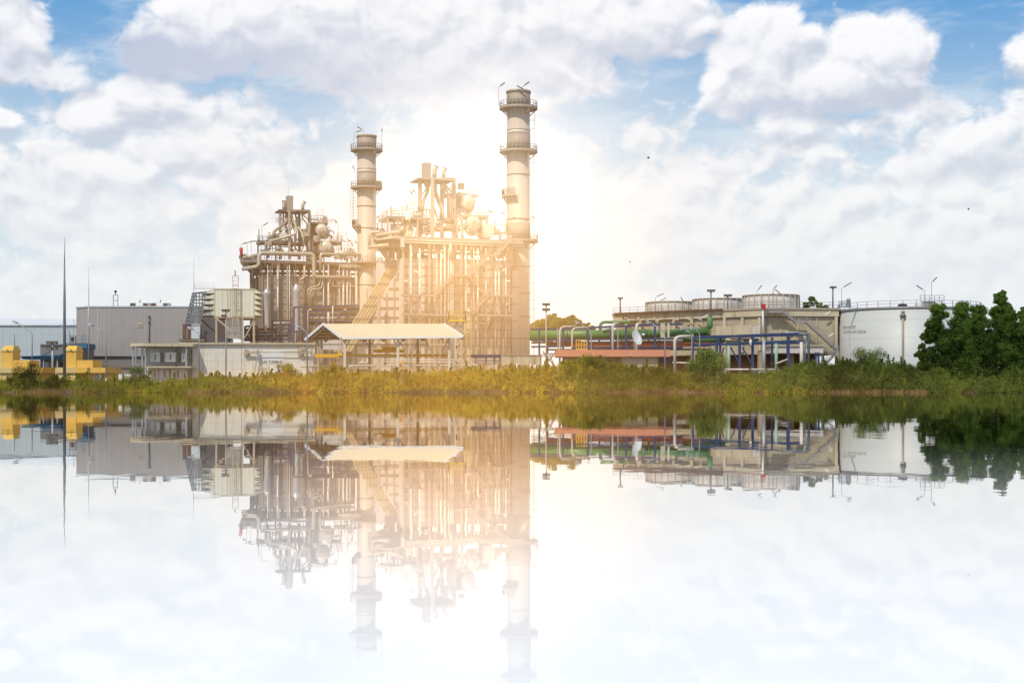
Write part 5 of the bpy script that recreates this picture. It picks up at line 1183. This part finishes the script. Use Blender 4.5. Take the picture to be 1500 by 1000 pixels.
# ------------------------------------------------------------------ birds
for (px, py, Y, s_, lab) in ((950, 232, 180, .35, 'small dark bird gliding in the sky right of the taller chimney'), (1419, 307, 200, .3, 'small dark bird gliding high above the trees on the right'), (923, 384, 230, .2, 'tiny far bird low over the cooling tower')):
    c = at(px, py, Y); t = thing('bird', lab, 'bird', c, 'birds in flight')
    b = MB(); b.tube([c + Vector((-s_ * .55, 0, 0)), c + Vector((-s_ * .3, 0, .01)), c + Vector((0, 0, .02)), c + Vector((s_ * .35, 0, .04)), c + Vector((s_ * .55, 0, .03))], .05, 8, rr=[.012, .05, .075, .055, .012])
    for k in (-1, 1):
        P = [c + Vector((s_ * .2, 0, .03)), c + Vector((-s_ * .1, 0, .03)), c + Vector((-s_ * .35, k * s_ * .5, .22)), c + Vector((s_ * .05, k * s_ * .5, .22)), c + Vector((-s_ * .6, k * s_ * 1.3, .12))]
        b.add(P, [(0, 1, 2, 3), (3, 2, 4)])
    b.obj('body', M['dark'], t)

# ------------------------------------------------------------------ vegetation
def leaves(centres, radii, n, size, aspect=.45, squash=1.0, droop=0.0, up=.35, seed=1):
    """n leaf quads per clump, spread in the outer half of each clump"""
    g = np.random.default_rng(seed); C = np.repeat(np.asarray(centres, float), n, 0); Rr = np.repeat(np.asarray(radii, float), n)
    N = len(C); d = g.normal(size=(N, 3)); d /= np.linalg.norm(d, axis=1)[:, None]
    rad = (g.random(N) ** .5) * .75 + .25 * g.random(N)
    P = C + d * (Rr * rad)[:, None] * np.array([1, 1, squash])
    nrm_ = d + g.normal(size=(N, 3)) * .38; nrm_[:, 2] += up; nrm_ /= np.linalg.norm(nrm_, axis=1)[:, None]
    t_ = np.cross(nrm_, g.normal(size=(N, 3))); t_[:, 2] -= droop * 1.0 * np.where(g.random(N) < .8, 1, -.5)
    t_ -= nrm_ * (t_ * nrm_).sum(1)[:, None]; t_ /= np.linalg.norm(t_, axis=1)[:, None] + 1e-9; b_ = np.cross(nrm_, t_)
    s_ = size * (.6 + .8 * g.random(N)); a = t_ * s_[:, None] * .5; b = b_ * (s_ * aspect)[:, None] * .5
    return np.stack([P - a, P - b * 1.0, P + a, P + b * 1.0], 1).reshape(-1, 3)
def leafobj(name, V, m, parent=None):
    off = np.zeros(3); p = parent
    while p is not None: off += np.array(p.location); p = p.parent
    V = (V - off).astype(np.float32); n = len(V) // 4
    me = bpy.data.meshes.new(name); me.vertices.add(len(V)); me.vertices.foreach_set('co', V.ravel())
    me.loops.add(len(V)); me.loops.foreach_set('vertex_index', np.arange(len(V), dtype=np.int32))
    me.polygons.add(n); me.polygons.foreach_set('loop_start', np.arange(0, len(V), 4, dtype=np.int32)); me.polygons.foreach_set('loop_total', np.full(n, 4, np.int32))
    me.materials.append(m); me.update(calc_edges=True)
    o = bpy.data.objects.new(name, me); col.objects.link(o)
    if parent: o.parent = parent
    return o
LM = {'yell': leafmat('leaf_yell', (.12, .12, .014), (.44, .42, .045), .4, lo=(.42, .30, .06)),
      'willow': leafmat('leaf_willow', (.06, .09, .02), (.27, .31, .08), .4),
      'bank': leafmat('leaf_bank', (.035, .055, .008), (.32, .34, .04), .4, lo=(.38, .31, .05)),
      'gold': leafmat('leaf_gold', (.20, .15, .012), (.76, .56, .07), .45, lo=(.62, .34, .05)),
      'green': leafmat('leaf_green', (.014, .030, .007), (.11, .18, .032), .30),
      'mid': leafmat('leaf_mid', (.028, .050, .012), (.20, .26, .055), .35, lo=(.24, .27, .05)),
      'dark': leafmat('leaf_dark', (.010, .020, .007), (.045, .075, .018), .25),
      'far': leafmat('leaf_far', (.10, .12, .02), (.26, .27, .05), .35),
      'dry': leafmat('leaf_dry', (.09, .06, .025), (.32, .21, .08), .3, lo=(.05, .04, .02))}
M['bark'] = mat('bark', (.10, .075, .05), .9, var=.4)
PR_ = [(-60, 560), (0, 566), (30, 560), (70, 565), (92, 572), (118, 577), (168, 580), (185, 570), (225, 560), (262, 560), (300, 550), (350, 550), (385, 553), (400, 545), (450, 548), (480, 541), (520, 544), (560, 545), (620, 545), (660, 541), (690, 537), (740, 541), (775, 536), (800, 533), (830, 526), (860, 523), (900, 531), (935, 531), (965, 536), (1000, 544), (1060, 548), (1110, 548), (1140, 538), (1170, 531), (1205, 527), (1240, 527), (1290, 524), (1340, 534), (1400, 540), (1560, 540)]
def ptop(x): return float(np.interp(x, [p[0] for p in PR_], [p[1] for p in PR_]))
def undergrowth(name, x0, x1, m, seed, label, cap=0, dn=3.0):
    g = random.Random(seed); C = []; Rd = []
    hump = lambda u: .45 + .33 * math.sin(u * .11 + seed + math.sin(u * .027) * 2) + .22 * math.sin(u * .23 + 2 * seed)
    for k in range(int((x1 - x0) * dn)):
        px = x0 + g.random() * (x1 - x0); row = g.random() ** 1.25
        if g.random() > min(1, (px - x0) / 90 + .05, (x1 - px) / 90 + .05): continue
        Y = 200.7 + row * 10.5
        s = Y / F; zt_ = at(px, max(cap, ptop(px)), Y).z + .1
        r = g.choice((.35, .55, .8, 1.1)) * g.uniform(.8, 1.2); zg = max(0, min(1.2, (Y - 200.8) * .16))
        top = zg + (zt_ - zg) * min(1, (.22 + .95 * row ** .6) * (.78 + .42 * hump(px + 60 * row))) * g.uniform(.8, 1.0)
        h = max(zg + .12, top - r * .8)
        for j in range(2 if h > zg + 1.0 else 1):
            C.append(((px - 750) * s, Y + g.uniform(-.5, .5), h - j * g.uniform(.5, 1.1))); Rd.append(r * (1 + .3 * j))
        if g.random() < .12:    # feathery upright sprig
            for q in (.7, 1.1, 1.4): C.append(((px - 750) * s + g.uniform(-.1, .1) * q, Y, h + r * q)); Rd.append(min(r, .7) * (.42 - .2 * q) + .05)
    V = leaves(C, Rd, 120, .24, .26, 1.15, -.9, .2, seed)
    o = leafobj(name, V, m); o['kind'] = 'stuff'; o['label'] = label; o['category'] = 'undergrowth'; return o
undergrowth('undergrowth', -110, 440, LM['bank'], 1, 'olive green scrub along the left part of the river bank')
undergrowth('undergrowth', 350, 880, LM['gold'], 2, 'golden scrub along the middle of the river bank')
undergrowth('undergrowth', 790, 1150, LM['bank'], 3, 'yellow-green scrub on the bank before the coral roof')
undergrowth('undergrowth', 1060, 1620, LM['mid'], 4, 'green scrub on the bank before the white tank')
undergrowth('undergrowth', 1000, 1420, LM['yell'], 6, 'low yellow-green scrub in front at the waterline before the white tank', 559, 1.3)
undergrowth('undergrowth', 180, 420, LM['yell'], 7, 'low yellow-green scrub at the waterline before the pipe shelter', 564, .7)
# dry reeds and grass at the water's edge
g = np.random.default_rng(9); N = 16000; X = g.uniform(-92, 92, N); clump = .5 + .5 * np.sin(X * .9 + 2 * np.sin(X * .31)); keep = g.random(N) < .25 + .75 * clump; X = X[keep]; N = len(X)
Yg = np.array([bank_edge(x) for x in X]) + g.uniform(-.2, 1.2, N); zg = np.clip((Yg - 200.6) * .17, -.05, 1.1); hg = g.uniform(.15, .65, N); lean = g.normal(size=N) * .38; wd = g.uniform(.03, .07, N)
V = np.stack([np.stack([X - wd, Yg, zg], 1), np.stack([X + wd, Yg, zg], 1), np.stack([X + lean * hg + wd * .3, Yg - .2 * hg, zg + hg], 1), np.stack([X + lean * hg - wd * .3, Yg - .2 * hg, zg + hg], 1)], 1).reshape(-1, 3)
o = leafobj('grass', V, LM['dry']); o['kind'] = 'stuff'; o['label'] = 'dry tan grass and reeds along the waterline'; o['category'] = 'grass'

def shrub(name, label, px, ybase, Y, w, h, m, seed, n=110, dens=1.0, size=.26, group='shrubs on the river bank', droop=.2):
    """w, h in photo pixels"""
    g = random.Random(seed); s = Y / F; W, Hh = w * s / 2, h * s; b0 = at(px, ybase, Y)
    t = thing(name, label, 'shrub', b0, group); b = MB()
    for i in range(5):
        a_ = g.uniform(0, 6.3); e = b0 + Vector((math.cos(a_) * W * .6, math.sin(a_) * W * .5, Hh * g.uniform(.6, .9))); b.tube([b0 + Vector((0, 0, -.5)), b0.lerp(e, .5) + Vector((0, 0, Hh * .1)), e], .05, 5, rr=[.09, .06, .02])
    b.obj('stem', M['bark'], t); C = []; Rd = []
    for i in range(int(34 * dens)):
        a_, q, zz = g.uniform(0, 6.3), g.random() ** .6, g.uniform(.12, 1); k = math.sqrt(max(0, 1 - (max(0, zz - .45) / .6) ** 2))
        r = g.uniform(.24, .42) * min(W, Hh * .6); C.append((b0.x + math.cos(a_) * q * W * k * .85, b0.y + math.sin(a_) * q * W * k * .7, b0.z + Hh * zz - r * .5)); Rd.append(r)
    leafobj('foliage', leaves(C, Rd, int(n * 1.3), size * .85, .32, 1, droop, .25, seed), LM[m], t); return t
shrub('shrub', 'dark round shrub before the yellow building at the far left', 38, 575, 203.0, 70, 44, 'dark', 31, 150)
shrub('shrub', 'low dark green shrub at the foot of the tall dark mast', 76, 575, 203, 54, 26, 'green', 32)
shrub('shrub', 'olive shrub below the open pipe shelter', 205, 574, 203, 54, 38, 'green', 33, 120)
shrub('shrub', 'loose bright shrub before the lettered turbine wall', 420, 560, 208, 50, 28, 'gold', 34, 100)
shrub('shrub', 'broad olive shrub under the left end of the gable roof', 487, 562, 208, 64, 30, 'gold', 35, 100)
shrub('willow_shrub', 'feathery drooping grey-green shrub before the blue pipe rack', 1036, 571, 204, 70, 60, 'willow', 36, 200, 2.6, .34, droop=1.6)
shrub('shrub', 'yellow-green shrub in front of the coral roof', 862, 560, 207, 76, 42, 'bank', 37, 130)
shrub('shrub', 'tall leafy shrub before the left half of the white tank', 1272, 556, 209, 86, 48, 'mid', 38, 130, 1.3)
shrub('shrub', 'green shrub before the foot of the cooling tower stair', 1182, 556, 209, 72, 28, 'mid', 39, 120)
shrub('shrub', 'dark low shrub between the white tank and the nearest trees', 1318, 562, 208, 56, 30, 'green', 40, 120)

def tree(label, px, ybase, Y, cells_, m, seed, n=150, size=.34, trunk=.3, group=None, name='tree', rs=1.0):
    """cells_: (column, row, radius) lobes of the crown in photo pixels"""
    g = random.Random(seed); s = Y / F; b0 = at(px, ybase, Y); b0.z = max(b0.z, .6)
    t = thing(name, label, 'tree', b0, group); b = MB(); top = min(c_[1] for c_ in cells_); P = [b0 + Vector((0, 0, -.4))]
    tt = at(px + g.uniform(-6, 6), top + 12, Y)
    for k in range(1, 6): P.append(b0.lerp(tt, k / 5) + Vector((g.uniform(-.2, .2), g.uniform(-.2, .2), 0)))
    b.tube(P, trunk, 8, rr=[trunk * (1.15 - .2 * k) for k in range(6)]); b.obj('trunk', M['bark'], t)
    C = []; Rd = []; lb = MB()
    for (cx, cy, r) in cells_:
        Rm = r * s; c0 = at(cx, cy, Y) + Vector((0, g.uniform(-1, 1) * Rm * .5, 0)); st = P[min(4, max(1, int((c0.z - b0.z) / max(.1, tt.z - b0.z) * 4)))]
        lb.tube([st, st.lerp(c0, .55) + Vector((0, 0, -.2)), c0], .06, 5, rr=[trunk * .4, trunk * .22, .03])
        k = max(14, int(34 * (r / 14) ** 1.3))
        for i in range(k):
            d = Vector((g.gauss(0, 1), g.gauss(0, 1), g.gauss(0, 1))).normalized() * g.random() ** .45; rr = Rm * g.uniform(.30, .50) * rs
            C.append(tuple(c0 + Vector((d.x * Rm * .82, d.y * Rm * .82, d.z * Rm * .85)))); Rd.append(rr)
    lb.obj('limb', M['bark'], t)
    leafobj('crown', leaves(C, Rd, int(n * 1.3), size * .82, .45, .9, .25, .3, seed), LM[m], t); return t
tree('broad dark green tree in front of the right side of the white tank', 1404, 572, 207,
     [(1378, 456, 14), (1372, 476, 16), (1362, 492, 13), (1348, 520, 9), (1356, 535, 12), (1382, 500, 20), (1408, 455, 15), (1404, 478, 20), (1432, 455, 13), (1436, 475, 17), (1410, 505, 24), (1436, 505, 22), (1386, 530, 22), (1415, 538, 24), (1440, 545, 22), (1375, 554, 18), (1362, 520, 14), (1395, 500, 22), (1425, 490, 20), (1400, 545, 26), (1430, 525, 24), (1365, 562, 14), (1450, 495, 14), (1420, 565, 20), (1445, 562, 18), (1450, 525, 16), (1404, 560, 20), (1350, 508, 6), (1345, 548, 8)], 'green', 51, 130, group='trees at the right end of the bank')
tree('slender dark tree with a tall narrow top, second from the right edge', 1468, 572, 211,
     [(1463, 438, 10), (1461, 455, 12), (1474, 448, 10), (1466, 472, 15), (1480, 470, 12), (1472, 495, 20), (1466, 520, 22), (1486, 515, 18), (1478, 545, 24), (1460, 555, 20), (1490, 550, 20), (1468, 430, 6), (1466, 440, 9), (1475, 460, 14), (1472, 482, 18), (1480, 500, 20), (1470, 562, 18), (1488, 535, 20)], 'green', 52, 130, group='trees at the right end of the bank')
tree('dark tree cut off by the right edge of the view', 1512, 572, 209, [(1500, 462, 10), (1502, 452, 7), (1497, 490, 14), (1500, 520, 20), (1497, 545, 20), (1498, 562, 16), (1506, 480, 16), (1502, 505, 18), (1512, 530, 24), (1500, 555, 22), (1520, 500, 20)], 'green', 53, 120, group='trees at the right end of the bank')
tree('sunlit yellow-green tree behind the taller chimney and pipe bridge', 820, 520, 335,
     [(785, 486, 14), (812, 482, 16), (838, 486, 16), (855, 484, 12), (790, 478, 12), (803, 470, 11), (818, 472, 12), (833, 473, 12), (847, 478, 11), (800, 490, 15), (825, 490, 16), (850, 490, 12), (812, 463, 5), (838, 465, 5)], 'far', 54, 120, .6, .3)
tree('small dark-leaved tree with thin branches at the pipe bridge behind the chimney', 862, 500, 333, [(861, 478, 6), (856, 486, 7), (868, 482, 5), (866, 489, 7)], 'far', 55, 60, .45, .15)
tree('small green tree showing over the cooling tower beside the nearest fan stack', 1190, 470, 330, [(1180, 448, 8), (1190, 443, 8), (1200, 449, 7), (1209, 451, 6), (1187, 438, 4)], 'mid', 56, 80, .45, .15)

# ------------------------------------------------------------------ warm glow added as emission to the air around the plant (a volume that spans river and plant)
m, nt, out = newmat('glow_haze')
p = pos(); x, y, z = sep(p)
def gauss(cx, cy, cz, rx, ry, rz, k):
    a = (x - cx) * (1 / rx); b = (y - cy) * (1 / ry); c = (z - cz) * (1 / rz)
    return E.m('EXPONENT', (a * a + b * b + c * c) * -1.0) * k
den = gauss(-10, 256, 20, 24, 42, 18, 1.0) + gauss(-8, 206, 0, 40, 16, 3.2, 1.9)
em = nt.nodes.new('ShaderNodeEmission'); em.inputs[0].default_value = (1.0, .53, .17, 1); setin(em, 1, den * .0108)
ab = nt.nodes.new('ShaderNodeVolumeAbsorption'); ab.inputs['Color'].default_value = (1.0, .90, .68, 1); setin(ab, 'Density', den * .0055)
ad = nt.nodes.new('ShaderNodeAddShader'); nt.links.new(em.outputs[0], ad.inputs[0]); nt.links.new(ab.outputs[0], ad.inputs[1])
e2 = nt.nodes.new('ShaderNodeEmission'); e2.inputs[0].default_value = (1.0, .82, .58, 1); setin(e2, 1, gauss(-8, 262, 34, 15, 30, 14, .0075))  # second, paler added emission that washes out the boiler tops
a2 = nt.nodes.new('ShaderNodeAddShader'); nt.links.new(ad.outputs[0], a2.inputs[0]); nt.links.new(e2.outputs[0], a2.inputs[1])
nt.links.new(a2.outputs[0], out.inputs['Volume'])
try: m.cycles.volume_step_rate = 1.0
except Exception: pass
hz = MB().box(-75, 70, -1.0, 345, -.03, 75).obj('glow_haze', m); struct(hz)
scene.cycles.volume_step_rate = 1.0
scene.cycles.volume_max_steps = 64
scene.cycles.volume_bounces = 0
scene.cycles.max_bounces = 4
scene.cycles.diffuse_bounces = 2
scene.cycles.glossy_bounces = 3
scene.cycles.transparent_max_bounces = 6
